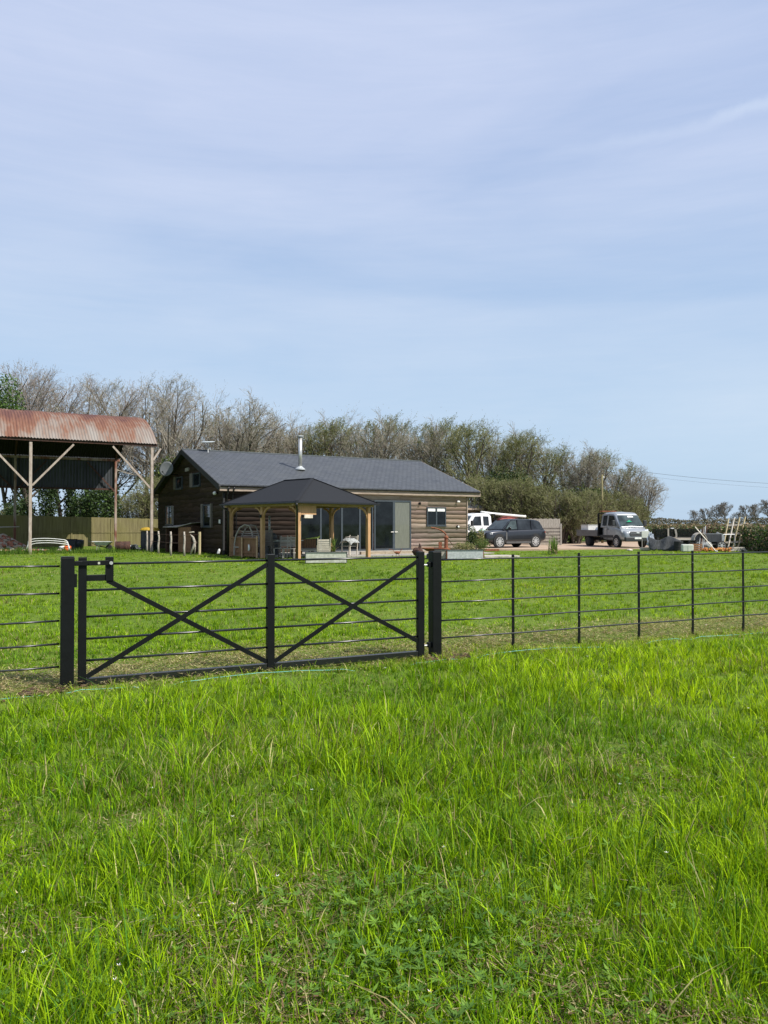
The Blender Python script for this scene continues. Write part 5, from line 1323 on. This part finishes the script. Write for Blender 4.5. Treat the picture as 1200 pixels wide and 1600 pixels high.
for k in range(8):
    a0 = math.pi*k/8; a1 = math.pi*(k+1)/8
    mg.beam((-.15+.42*math.cos(a0),-.3,.62+.46*math.sin(a0)), (-.15+.42*math.cos(a1),-.3,.62+.46*math.sin(a1)), .3,.035,(0,1,0)) if False else mg.prism([(-.15+.42*math.cos(a0),-.48,.62+.46*math.sin(a0)),(-.15+.38*math.cos(a0),-.48,.62+.42*math.sin(a0)),(-.15+.38*math.cos(a1),-.48,.62+.42*math.sin(a1)),(-.15+.42*math.cos(a1),-.48,.62+.46*math.sin(a1))], (0,.4,0))
mg.build('mudguard', M['stake'], tr)
wheel(tr, -.15, -.3, .33, .18, M['galv'], -1, 6); wheel(tr, 1.1, -.5, .3, .16, M['galv'], -1, 6)
MB().tube([(1.25,0,.95),(2.2,-.1,.96)], .03, 6).build('drawbar', M['white_plastic'], tr); MB().tube([(2.2,-.1,.96),(2.2,-.1,.3)], .03, 6).build('jockey_post', M['galv'], tr)
MB().box(-.5,1.2,-.3,.5,.35,.45).build('chassis', M['black_matt'], tr)
mm = thing('farm_machine', (*at(1122, 46.2), 0), R(-10), 'dark scrap machine with a round wheel beside the trailer', 'machine')
MB().lathe([(.22,-.04),(.30,-.04),(.30,.04),(.22,.04)], (0,-.3,.75), 20, 'y').build('round_guard', M['galv'], mm)
MB().box(-.35,.3,-.2,.3,.25,.7).build('engine_block', M['trim'], mm, bevel=.04)
MB().tube([(-.4,-.2,.5),(-.1,-.2,1.1),(.25,-.1,.9)], .025, 6).build('lever', M['galv'], mm)
for x_ in (-.3,.25): MB().box(x_-.04,x_+.04,-.15,.25,0,.248).build('foot', M['black_matt'], mm)
pk = thing('leaning_plank', (*at(1119, 43.2), 0), 0, 'long pale plank leaning diagonally over the scrap machine', 'plank')
MB().beam((.02,0,.0),(-.82,.9,1.42), .09,.03).build('plank_board', M['pale_wood'], pk)
MB().beam((.04,-.02,.04),(.02,.02,.08), .1,.04).build('plank_end', M['galv'], pk)
for i, (px, D, lab, w_) in enumerate(((1001,46.5,'pale timber block lying on the grass in front of the truck wheel',.68),(1036,45.8,'pale timber block lying below the grey netting',.7))):
    o = thing('timber_block', (*at(px, D), 0), R(3), lab, 'timber block', 'pale timber blocks on the grass'); MB().box(0,w_,0,.2,.02,.16).build('block_face', M['pale_wood'], o, bevel=.008); MB().box(.1,w_-.1,.02,.18,-.02,.018).build('packer', M['grey_wood'], o)
tl_ = thing('timber_lattice', (*at(1127, 46.8), 0), R(2), 'pale timber lattice of four stakes and three rails leaning on the hedge', 'lattice')
for k in range(4):
    MB().beam((.08+k*.30,0,.05-.02*k),(.82+k*.35,.75,1.93+.035*k), .05,.10,(0,1,0)).build('lattice_stake', M['stake_new'] if k != 1 else M['pale_wood'], tl_)
for z, xa in ((1.5,.56),(.97,.36),(.45,.14)): MB().beam((xa,.0+z*.38,z),(xa+1.2,.0+z*.38,z+.06), .04,.11).build('lattice_rail', M['stake'], tl_)
rb = MB(); rr = random.Random(15)
for k in range(60): rb.blob((rr.uniform(-.6,.9), rr.uniform(-.3,.3), rr.uniform(.02,.2)), (rr.uniform(.04,.12), .07, rr.uniform(.03,.07)), k, .3, 6, 4)
o = rb.build('orange_debris', M['ochre'], loc=(*at(1113, 44.6), 0)); tag(o, 'scatter of orange and yellow debris below the leaning plank', 'debris', kind='stuff')
cs = thing('concrete_slabs', (*at(1140, 44.8), 0), R(4), 'low pile of grey slabs at the foot of the timber lattice', 'slabs')
for k in range(3): MB().box(-.05+.1*k,.95-.08*k,-.2,.35,.001+.08*k,.075+.08*k).build('slab', M['stone'], cs, bevel=.01)
mb = MB(); rr = random.Random(31)
for k in range(26):
    x_ = rr.uniform(0,3.6); mb.box(x_, x_+rr.uniform(.2,.7), rr.uniform(-.3,0), rr.uniform(.1,.4), 0, rr.uniform(.15,.62))
o = mb.build('dark_stores', M['black_matt'], loc=(*at(1030, 48.2), 0)); tag(o, 'low jumble of dark boxes and offcuts behind the netting', 'offcuts', kind='stuff')
o = MB().blob((0,0,.06),(.16,.08,.07),3,.3,7,5).build('white_scrap', M['pale_wood'], loc=(*at(984, 45.2), 0)); tag(o, 'small pale scrap lying on the grass in front of the silver truck', 'scrap')

# more clutter between the stack and the lattice
tbn = thing('timber_bundle', (*at(1048, 47.6), 0), R(-4), 'bundle of mixed brown planks lying on the timber platform', 'timber'); tbn.location.z = .66
rr = random.Random(44)
for k in range(9):
    y_ = -.35+.16*(k % 5); z_ = .0 if k < 5 else .055
    MB().box(rr.uniform(0,.4), rr.uniform(1.6,2.3), y_, y_+.13, z_+.002, z_+.05).build('plank', M[rr.choice(['pale_wood','sleeper','dark_wood','stone'])], tbn)
db = thing('oil_drum', (*at(1060, 45.4), 0), 0, 'short black drum partly behind the milky container', 'drum')
MB().lathe([(.24,0),(.26,.02),(.25,.25),(.265,.27),(.25,.29),(.26,.56),(.24,.58),(.20,.56)], (0,0,0), 18).build('drum_shell', M['black_matt'], db); MB().lathe([(.04,.561),(.04,.59)], (.1,0,0), 8).build('bung', M['galv'], db)
wc = thing('slatted_crate', (*at(1086, 44.9), 0), R(12), 'small brown slatted wooden crate in front of the trailer', 'crate')
for k in range(4): MB().box(-.3,.3,-.22,-.195,.02+k*.11,.10+k*.11).build('slat', M['screen'], wc); MB().box(-.3,.3,.195,.22,.02+k*.11,.10+k*.11).build('slat', M['screen'], wc)
for sx in (-1,1):
    for sy in (-1,1): MB().box(sx*.27-.025,sx*.27+.025,sy*.17-.02,sy*.17+.02,0,.45).build('corner_post', M['dark_wood'], wc)
mt = thing('metal_tubes', (*at(1098, 45.2), 0), R(20), 'bundle of thin grey tubes propped over the trailer side', 'tubes')
for k in range(5): MB().tube([(-.3+.1*k,0,.05),(.5+.12*k,.7,1.25+.07*k)], .022, 6).build('tube', M[('galv','rust_dark','grey_wood')[k % 3]], mt)
bb = thing('builders_bag', (*at(1104, 45.6), 0), R(-8), 'sagging off-white builders bag between the plank and the trailer wheel', 'bag')
MB().blob((0,0,.26),(.34,.28,.28),6,.16,12,8).build('bag_body', M['cloth'], bb, smooth=True); MB().tube([(-.2,0,.48),(-.1,0,.6),(0,0,.5)], .015, 5).build('bag_handle', M['tub_b'], bb)

# utility pole and wires
up_ = thing('utility_pole', (*at(941, 62), 0), 0, 'slim yellowish wooden utility pole among the trees behind the silver truck', 'utility pole')
MB().tube([(0,0,-.1),(0,0,5.6)], [.10,.08], 10).build('pole_shaft', M['pole'], up_, smooth=True); MB().lathe([(.05,5.3),(.07,5.35),(.05,5.45)], (.12,0,0), 8).build('insulator', M['white_plastic'], up_)
px0, py0 = at(941, 62)
for k, (ye, ys) in enumerate(((757, 729), (763, 735))):
    D2 = 70; xe = ray(1230)*D2; ze = zat(ye, D2); zs = zat(ys, 62)
    pts = []
    for i in range(17):
        t = i/16; pts.append((px0+(xe-px0)*t, py0+(D2-py0)*t, zs+(ze-zs)*t-.18*math.sin(t*math.pi)-(.02 if k else 0)))
    o = MB().tube(pts,   .011 if k == 0 else .006, 5).build('overhead_wire', M['black_matt']); tag(o, ('upper' if k == 0 else 'thin lower') + ' overhead wire crossing the sky to the right of the pole', 'wire')

# ------------------------------------------------------------------ trees
def tubes_np(segs, sides):
    """segs: array (n,8): p0 p1 r0 r1 -> V,F"""
    P0 = segs[:, :3]; P1_ = segs[:, 3:6]; d = P1_-P0; d /= np.linalg.norm(d, axis=1)[:, None]+1e-9
    ref = np.where(np.abs(d[:, 2:3]) > .9, np.array([[1.,0,0]]), np.array([[0,0,1.]]))
    a = np.cross(d, ref); a /= np.linalg.norm(a, axis=1)[:, None]; b = np.cross(d, a)
    n = len(segs); V = np.zeros((n, 2, sides, 3))
    for k in range(sides):
        t = 2*math.pi*k/sides; o = a*math.cos(t)+b*math.sin(t)
        V[:, 0, k] = P0+o*segs[:, 6:7]; V[:, 1, k] = P1_+o*segs[:, 7:8]
    base = np.arange(n)[:, None]*(2*sides); fs_ = []
    for k in range(sides):
        k2 = (k+1) % sides; fs_.append(np.stack([base[:, 0]+k, base[:, 0]+k2, base[:, 0]+sides+k2, base[:, 0]+sides+k], 1))
    return V.reshape(-1, 3), np.concatenate(fs_)
def grow_tree(seed, Ht, stems=1, spread=.5, up=.25, n1=9, n2=7, n3=6, n4=5, lean=0, trunk=.55, r0=None, twig=.0075, bare=.25):
    rs_ = random.Random(seed); big = []; small = []; tips = []
    def rv(): return Vector((rs_.gauss(0,1), rs_.gauss(0,1), rs_.gauss(0,1)))
    def br(p, d, L_, r, lvl):
        n = (7, 6, 5, 4, 2)[lvl]; nodes = [(p.copy(), d.copy(), r)]
        for i in range(n):
            d = (d + rv()*(.06, .10, .12, .14, .16)[lvl] + Vector((0,0,1))*up*(.10 if lvl else .2) + Vector((lean*.05,0,0))).normalized()
            q = p+d*(L_/n); r1 = r*(1-(.75 if lvl < 4 else .5)*(1/n)*(1+i*.15)); r1 = max(r1, twig*.7)
            (big if lvl <= 1 else small).append((*p, *q, r, r1)); p, r = q, r1; nodes.append((p.copy(), d.copy(), r))
        if lvl == 4: tips.append(tuple(p)); return
        cnt = (n1, n2, n3, n4)[lvl]; lo = (bare, .2, .15, .1)[lvl]
        for k in range(cnt):
            f_ = lo+(1-lo)*(k+rs_.random())/cnt; i = min(n, max(0, int(f_*n))); P, Dd, Rr_ = nodes[i]
            if i < n: P = P.lerp(nodes[i+1][0], f_*n-i)
            side = rv(); side = (side-Dd*side.dot(Dd)).normalized()
            an = rs_.uniform(.45, .95)*(spread/.5 if lvl == 0 else 1)
            cd = (Dd*math.cos(an)+side*math.sin(an)+Vector((0,0,.12))).normalized()
            cl = L_*(.72, .62, .58, .55)[lvl]*rs_.uniform(.65, 1.15)*(1-.45*f_)
            br(P, cd, cl, max(Rr_*.62, twig), lvl+1)
    for s_ in range(stems):
        a_ = rs_.random()*6.28; off = .0 if stems == 1 else .12*math.sqrt(stems)
        d0 = Vector((math.cos(a_)*(.08 if stems == 1 else .28), math.sin(a_)*(.08 if stems == 1 else .28), 1)).normalized()
        hh = Ht*trunk*rs_.uniform(.85, 1.1)
        br(Vector((math.cos(a_)*off*rs_.random(), math.sin(a_)*off*rs_.random(), -.1)), d0, hh*1.15, (r0 or Ht*.018)*(1 if stems == 1 else .6), 0)
    big = np.array(big); small = np.array(small); tips = np.array(tips)
    zt = np.percentile(small[:, 5], 96); rx = np.percentile(np.hypot(small[:, 3]-np.median(small[:, 3]), small[:, 4]), 90); cx_ = np.median(small[:, 3])
    r_ = np.random.RandomState(seed+77)
    def inside(P, det=False):
        zc = zt*.52; q = np.sqrt(((P[:, 0]-cx_)/rx)**2+(P[:, 1]/rx)**2+((P[:, 2]-zc)/(zt-zc))**2)
        lump = 1+.16*(vn(P[:, 0]*1.0+seed, P[:, 1]+P[:, 2]*.5, .6)-.5)*2
        if det: return q < .97
        return q < lump*(1+.05*r_.randn(len(P)))
    small = small[inside(small[:, 3:6])]; tips = tips[inside(tips)]; big = big[inside(big[:, 3:6], True) | (big[:, 5] < zt*.3)]
    return big, small, tips
def tree_parts(root, seed, twig_m, leaf=None, nleaf=1, lsize=.05, ivy=0, **kw):
    big, small, tips = grow_tree(seed, **kw)
    V, Fc = tubes_np(big, 6); tr_ = np_mesh('trunk', V, Fc, [M['bark']], parent=root, smooth=True)
    V, Fc = tubes_np(small, 3); colr = None
    mats = [twig_m]; mi = np.zeros(len(Fc), int); C_ = np.ones((len(V), 3))
    if leaf is not None:
        r_ = np.random.RandomState(seed); n = len(tips)*nleaf
        mids = (small[:, :3]+small[:, 3:6])/2; idx = r_.randint(0, len(mids), n); P = mids[idx]+r_.randn(n, 3)*.08
        P[:len(tips)] = tips
        a = r_.randn(n, 3); a /= np.linalg.norm(a, axis=1)[:, None]; b = np.cross(a, r_.randn(n, 3)); b /= np.linalg.norm(b, axis=1)[:, None]
        s = lsize*(.5+r_.rand(n))[:, None]; VL = np.stack([P-a*s, P+b*s*.5, P+a*s, P-b*s*.5], 1).reshape(-1, 3)
        FL = np.arange(n*4).reshape(-1, 4)+len(V); V = np.concatenate([V, VL]); Fc = np.concatenate([Fc, FL]); mi = np.concatenate([mi, np.ones(n, int)]); mats.append(leaf)
        tv = (.75+.5*r_.rand(n))[:, None]*np.ones((1,3)); C_ = np.concatenate([C_, np.repeat(tv, 4, 0)])
    np_mesh('crown', V, Fc, mats, C_, mi, parent=root)
    if ivy:
        n = 3000; r_ = np.random.RandomState(seed+5); idx = r_.randint(0, len(big), n); tt = r_.rand(n)[:, None]; P = big[idx, :3]*(1-tt)+big[idx, 3:6]*tt
        k = P[:, 2] < ivy; P = P[k]; n = len(P); P = P+r_.randn(n, 3)*np.array([.16,.16,.2])
        a = r_.randn(n, 3); a /= np.linalg.norm(a, axis=1)[:, None]; b = np.cross(a, r_.randn(n, 3)); b /= np.linalg.norm(b, axis=1)[:, None]; s = .085*(.6+.8*r_.rand(n))[:, None]
        V = np.stack([P-a*s, P+b*s*.6, P+a*s, P-b*s*.6], 1).reshape(-1, 3)
        np_mesh('ivy', V, np.arange(n*4).reshape(-1, 4), [M['leaf_ivy']], np.repeat((.7+.6*r_.rand(n))[:, None]*np.ones((1,3)), 4, 0), parent=tr_)
PROTO = {}
def proto(key, **kw):
    r_ = thing('bare_tree', (0,0,0)); tree_parts(r_, **kw); PROTO[key] = [r_, False, kw['Ht']]
proto('a', seed=11, Ht=14, twig_m=M['twig_red'], leaf=M['leaf_olive'], nleaf=1, lsize=.022, stems=2, n1=11, n2=9, n3=7, n4=5, up=.30, ivy=5, spread=.62)
proto('b', seed=12, Ht=13, twig_m=M['twig'], leaf=M['leaf_olive'], nleaf=1, lsize=.024, stems=3, n1=9, n2=8, n3=8, n4=5, up=.32, ivy=3, spread=.6)
proto('c', seed=23, Ht=12, twig_m=M['twig'], leaf=M['leaf_olive'], nleaf=1, lsize=.026, stems=4, n1=9, n2=8, n3=8, n4=5, up=.32, spread=.6, lean=.35, trunk=.5)
proto('d', seed=34, Ht=10, twig_m=M['twig_olive'], leaf=M['leaf_olive'], nleaf=2, lsize=.03, stems=5, n1=8, n2=7, n3=6, n4=5, up=.32, spread=.6, lean=.45, trunk=.5)
proto('e', seed=45, Ht=5.0, twig_m=M['twig_olive'], leaf=M['leaf_olive'], nleaf=1, lsize=.035, stems=12, n1=7, n2=6, n3=5, n4=3, up=.35, trunk=.6, bare=.05)
proto('f', seed=56, Ht=15, twig_m=M['twig_far'], leaf=None, stems=1, n1=12, n2=9, n3=8, n4=5, up=.15, spread=.6, trunk=.5, twig=.022)
def place(key, px, D, top_y, label, name='bare_tree', group=None, cat='tree', rz=None, sx=None):
    P = PROTO[key]
    if not P[1]: o = P[0]; P[1] = True
    else: o = copy_tree(P[0])
    # actual top measured from mesh
    if len(P) == 3:
        me = [c for c in kids(P[0]) if c.name.startswith('crown')][0].data; v = np.zeros(len(me.vertices)*3, np.float32); me.vertices.foreach_get('co', v); v = v.reshape(-1, 3); P.append(float(np.percentile(v[:, 2], 99.6)))
    s_ = zat(top_y, D)/P[3]
    o.name = name; o.location = (*at(px, D), 0); o.rotation_euler = (0, 0, rz if rz is not None else random.Random(px).uniform(-.5,.5)); o.scale = (s_*(sx or 1), s_*(sx or 1), s_)
    tag(o, label, cat, group); return o
random.seed(3)
G1 = 'bare trees in the row behind the barn and the house'
rows = [
 ('a', 62, 66, 562, 'tall reddish bare tree with the highest twigs above the barn roof left part'),
 ('b', 20, 68, 590, 'bare tree behind the leafy tree at the left edge of the photo'),
 ('a', 108, 69, 584, 'bare tree above the middle of the rusty barn roof'),
 ('b', 150, 66, 590, 'bare tree just left of the barn roof end, above the rust patches'),
 ('a', 192, 70, 588, 'fine twigged bare tree above the right end of the barn roof'),
 ('b', 240, 66, 586, 'pale bare tree filling the gap between the barn and the house'),
 ('a', 283, 72, 604, 'bare tree rising above the gable peak of the house'),
 ('c', 318, 78, 640, 'bare bushy tree behind the satellite dish on the ridge'),
 ('c', 366, 72, 618, 'pale wind swept bare tree above the left half of the slate roof'),
 ('c', 405, 80, 652, 'low bare tree between the wind swept tree and the flue'),
 ('c', 440, 74, 655, 'low pale bare tree just left of the metal flue'),
 ('c', 484, 76, 650, 'slender bare tree just right of the metal flue'),
 ('d', 528, 74, 655, 'brownish bare tree above the pavilion roof'),
 ('c', 572, 72, 648, 'wide bare tree with dark forked limbs above the middle of the slate roof'),
 ('d', 612, 76, 652, 'dense brown bare tree right of the wide forked tree'),
 ('c', 655, 74, 660, 'bare tree above the right end of the house ridge'),
 ('d', 698, 76, 656, 'bare tree above the right slope of the house roof'),
 ('d', 742, 72, 660, 'olive tinted bare tree above the outbuilding roof'),
 ('c', 785, 76, 668, 'bare tree behind the roof of the dark car'),
 ('d', 822, 72, 674, 'broad olive brown tree above the tail of the dark car'),
 ('d', 862, 76, 702, 'bare tree above the spiky plant on the lawn'),
 ('c', 900, 72, 696, 'arching bare tree just left of the utility pole'),
 ('d', 938, 74, 704, 'olive brown tree right behind the utility pole'),
 ('c', 972, 74, 722, 'pale twigged tree above the silver truck cab'),
 ('c', 1000, 72, 742, 'last low tree of the row, its twigs against open sky'),
]
for k, px, D, ty, lab in rows: place(k, px, D, ty, lab, group=G1, rz=random.uniform(-.6,.6))
G2 = 'scrubby thickets below the bare trees'
for i, (px, D, ty, lab) in enumerate([
 (752, 64, 745, 'olive thicket directly right of the house roof'), (782, 63, 752, 'thicket behind the windscreen of the dark car'), (812, 62, 748, 'tangled thicket above the roof of the dark car'),
 (842, 62, 758, 'thicket above the old timber gate'), (874, 60, 765, 'green tinged thicket right of the old timber gate'), (900, 60, 775, 'thicket left of the silver truck bed'), (925, 63, 765, 'thicket behind the headboard of the silver truck'), (962, 66, 768, 'thicket showing above the silver truck roof'), (990, 68, 778, 'small thicket beside the silver truck windscreen'),
 (22, 62, 790, 'scrub behind the fence at the far left'), (210, 62, 770, 'ivy tangled scrub between the rear barn post and the house'), (245, 60, 745, 'scrub against the dark gable of the house'), (130, 64, 780, 'scrub seen under the barn behind the fence')]):
    place('e', px, D, ty, lab, 'thicket', G2, 'thicket', rz=i*1.1, sx=1.15)
# evergreen / leafy masses
def leafy_tree(name, px, D, cz, radii, n, size, mats, wts, label, cat='tree', trunk_r=.15, seed=1):
    t_ = thing(name, (*at(px, D), 0), 0, label, cat)
    MB().tube([(0,0,-.1),(.05,0,cz*.6),(0,.05,cz)], [trunk_r,trunk_r*.7,trunk_r*.3], 8).build('trunk', M['bark'], t_)
    o = leaf_cloud('crown', (0,0,cz), radii, n, size, mats, t_, seed, .25, wts, .6); return t_
leafy_tree('leafy_tree', -8, 60, 9.3, (2.6,2.5,4.2), 9000, .11, [M['leaf_green'], M['leaf_ivy']], [.7,.3], 'fresh green leafy tree at the left edge above the barn', seed=2, trunk_r=.25)
leafy_tree('ivy_trunk', 75, 59, 2.9, (.75,.7,3.6), 4200, .09, [M['leaf_ivy']], None, 'thick dark ivy covered trunk seen under the barn roof', seed=3, trunk_r=.45)
leafy_tree('ivy_trunk', 110, 60, 2.9, (.5,.5,3.6), 3000, .09, [M['leaf_ivy']], None, 'slimmer ivy covered trunk right of the thick one', seed=4, trunk_r=.35)
leafy_tree('holly_bush', 150, 58.5, 2.9, (2.0,1.2,1.9), 7000, .09, [M['leaf_ivy'], M['leaf_green']], [.85,.15], 'dark evergreen bush hanging over the fence behind the barn', 'bush', seed=5)
leafy_tree('holly_bush', 30, 60, 2.2, (1.6,1.2,1.4), 3500, .09, [M['leaf_ivy']], None, 'dark evergreen bush above the fence at the far left', 'bush', seed=6)
leafy_tree('holly_bush', 795, 66, 4.0, (2.4,1.8,2.4), 8000, .10, [M['leaf_ivy'], M['leaf_olive']], [.8,.2], 'dark evergreen mass in the trees above the dark car', 'bush', seed=7)
leafy_tree('holly_bush', 893, 61, 1.9, (1.3,1.0,2.2), 5200, .08, [M['leaf_green'], M['leaf_ivy'], M['leaf_olive']], [.3,.35,.35], 'green ivy clad bush just left of the silver truck bed', 'bush', seed=8)
leafy_tree('holly_bush', 925, 67, 2.6, (2.0,1.2,2.4), 5200, .10, [M['leaf_ivy'], M['leaf_olive']], [.7,.3], 'dark green bush in shade behind the silver truck', 'bush', seed=9)
leafy_tree('holly_bush', 985, 70, 2.2, (1.6,1.0,1.5), 3500, .10, [M['leaf_ivy'], M['leaf_green']], [.7,.3], 'evergreen bush right of the silver truck roof', 'bush', seed=10)
leafy_tree('ivy_trunk', 292, 66, 6.0, (.55,.5,2.0), 1800, .10, [M['leaf_ivy']], None, 'ivy clump on a trunk just above the gable peak', seed=12, trunk_r=.2)
leafy_tree('ivy_trunk', 340, 70, 6.4, (1.0,.7,.9), 1600, .10, [M['leaf_ivy'], M['leaf_green']], [.6,.4], 'green ivy clump right of the ridge dish', seed=13, trunk_r=.2)
leafy_tree('ivy_trunk', 262, 62, 5.3, (1.2,.8,1.7), 2600, .10, [M['leaf_olive'], M['leaf_ivy']], [.5,.5], 'ivy hung tree trunk beside the gable eave', seed=14, trunk_r=.25)
# hedge on the right
hg = thing('field_hedge', (*at(1020, 80), 0), 0, 'clipped brown green field hedge running along the right side', 'hedge')
p0 = Vector((*at(1012, 84), 0)); p1 = Vector((*at(1240, 40), 0)); dv = p1-p0; Lh = dv.length
r_ = np.random.RandomState(4); n = 42000; tt = r_.rand(n)**.8; acr = np.clip(r_.randn(n)*.38, -.7, .7); zz = r_.rand(n)**.85*1.5*(1+.05*np.sin(tt*40))
nrm = Vector((-dv.y, dv.x, 0)).normalized()
P = np.array(p0)[None]+np.array(dv)[None]*tt[:, None]+np.array(nrm)[None]*acr[:, None]; P[:, 2] = zz+.05*r_.randn(n); P -= np.array(hg.location)[None]
a = r_.randn(n, 3); a /= np.linalg.norm(a, axis=1)[:, None]; b = np.cross(a, r_.randn(n, 3)); b /= np.linalg.norm(b, axis=1)[:, None]; s = .075*(.5+r_.rand(n))[:, None]
V = np.stack([P-a*s, P+b*s*.5, P+a*s, P-b*s*.5], 1).reshape(-1, 3)
top_ = np.clip((zz-1.2)*3, 0, 1)
mi = np.where(r_.rand(n) < .25+.5*top_, 1, np.where(r_.rand(n) < .35, 2, 0))
np_mesh('foliage', V, np.arange(n*4).reshape(-1, 4), [M['leaf_ivy'], leafy('dry_hedge', (.16,.11,.06), (.30,.22,.12), .2), M['leaf_green']], np.repeat((.7+.6*r_.rand(n))[:, None]*np.ones((1,3)), 4, 0), mi, parent=hg)
sg = []
for k in range(1500):
    t = r_.rand(); q = np.array(p0)+np.array(dv)*t-np.array(hg.location)+np.array(nrm)*r_.uniform(-.3,.3); q[2] = 0; e_ = q+np.array([r_.uniform(-.3,.3), r_.uniform(-.3,.3), r_.uniform(.8,1.62)]); sg.append((*q, *e_, .018, .008))
V, Fc = tubes_np(np.array(sg), 3); np_mesh('stems', V, Fc, [M['twig']], parent=hg)
# distant trees
G3 = 'distant trees beyond the right hand hedge'
for px, D, ty, lab in [
 (1082, 330, 797, 'isolated round distant tree left of the far group'), (1104, 360, 794, 'slim distant tree between the isolated one and the copse'), (1122, 345, 788, 'left tree of the distant copse'),
 (1138, 350, 784, 'tallest middle tree of the distant copse above the lattice'), (1168, 300, 789, 'distant tree just right of the lattice top'), (1186, 290, 787, 'distant tree near the right edge of the photo'), (1204, 270, 780, 'distant tree cut by the right edge of the photo'),
 (1030, 380, 808, 'low distant tree just right of the last row tree'), (1012, 380, 806, 'low distant tree behind the truck windscreen corner'), (1152, 360, 800, 'small distant tree behind the lattice')]:
    place('f', px, D, ty, lab, 'distant_tree', G3, rz=random.uniform(0,6), sx=1.2)
G4 = leaf_cloud('far_hedgerow', (0,0,0), (1,1,1), 10, .1, [M['leaf_ivy']]); bpy.data.objects.remove(G4)
r_ = np.random.RandomState(9); n = 16000; xs = r_.uniform(60, 300, n); P = np.stack([xs, 330+r_.randn(n)*3, np.abs(r_.rand(n))*(3.2+1.6*vn(xs, xs*0, .1))], 1)
a = r_.randn(n, 3); a /= np.linalg.norm(a, axis=1)[:, None]; b = np.cross(a, r_.randn(n, 3)); b /= np.linalg.norm(b, axis=1)[:, None]; s = .45
V = np.stack([P-a*s, P+b*s*.6, P+a*s, P-b*s*.6], 1).reshape(-1, 3)
o = np_mesh('far_hedgerow', V, np.arange(n*4).reshape(-1, 4), [leafy('far_scrub', (.10,.09,.06), (.16,.14,.09), .2)], np.repeat((.8+.4*r_.rand(n))[:, None]*np.ones((1,3)), 4, 0)); tag(o, 'far hedgerow and scrub along the horizon beyond the field', 'hedgerow', kind='stuff')

# rank grass and nettles along the fence foot and barn
r_ = np.random.RandomState(14); n = 5200; V = []; 
lx = r_.uniform(-14, 2.5, n); ly = np.clip(r_.randn(n)*.5+0.2, -.8, 1.8)
ca, sa = math.cos(BA), math.sin(BA); X_ = P1[0]+ca*lx-sa*ly-.3; Y_ = P1[1]+sa*lx+ca*ly; Hh = .08+.28*r_.rand(n)*vn(X_, Y_, 1.1)*1.6
a_ = r_.rand(n)*6.28; w_ = .018
V = np.stack([np.stack([X_-np.cos(a_)*w_, Y_-np.sin(a_)*w_, Hh*0], 1), np.stack([X_+np.cos(a_)*w_, Y_+np.sin(a_)*w_, Hh*0], 1), np.stack([X_+r_.randn(n)*.06, Y_+r_.randn(n)*.06, Hh], 1)], 1).reshape(-1, 3)
q = r_.rand(n)[:, None]; c_ = np.array([.05,.11,.015])*(1-q)+np.array([.13,.21,.03])*q
o = np_mesh('rank_grass', V, np.arange(n*3).reshape(-1, 3), [M['grass']], np.repeat(c_, 3, 0)); tag(o, 'rank taller grass and nettles along the front of the barn', 'grass', kind='stuff')
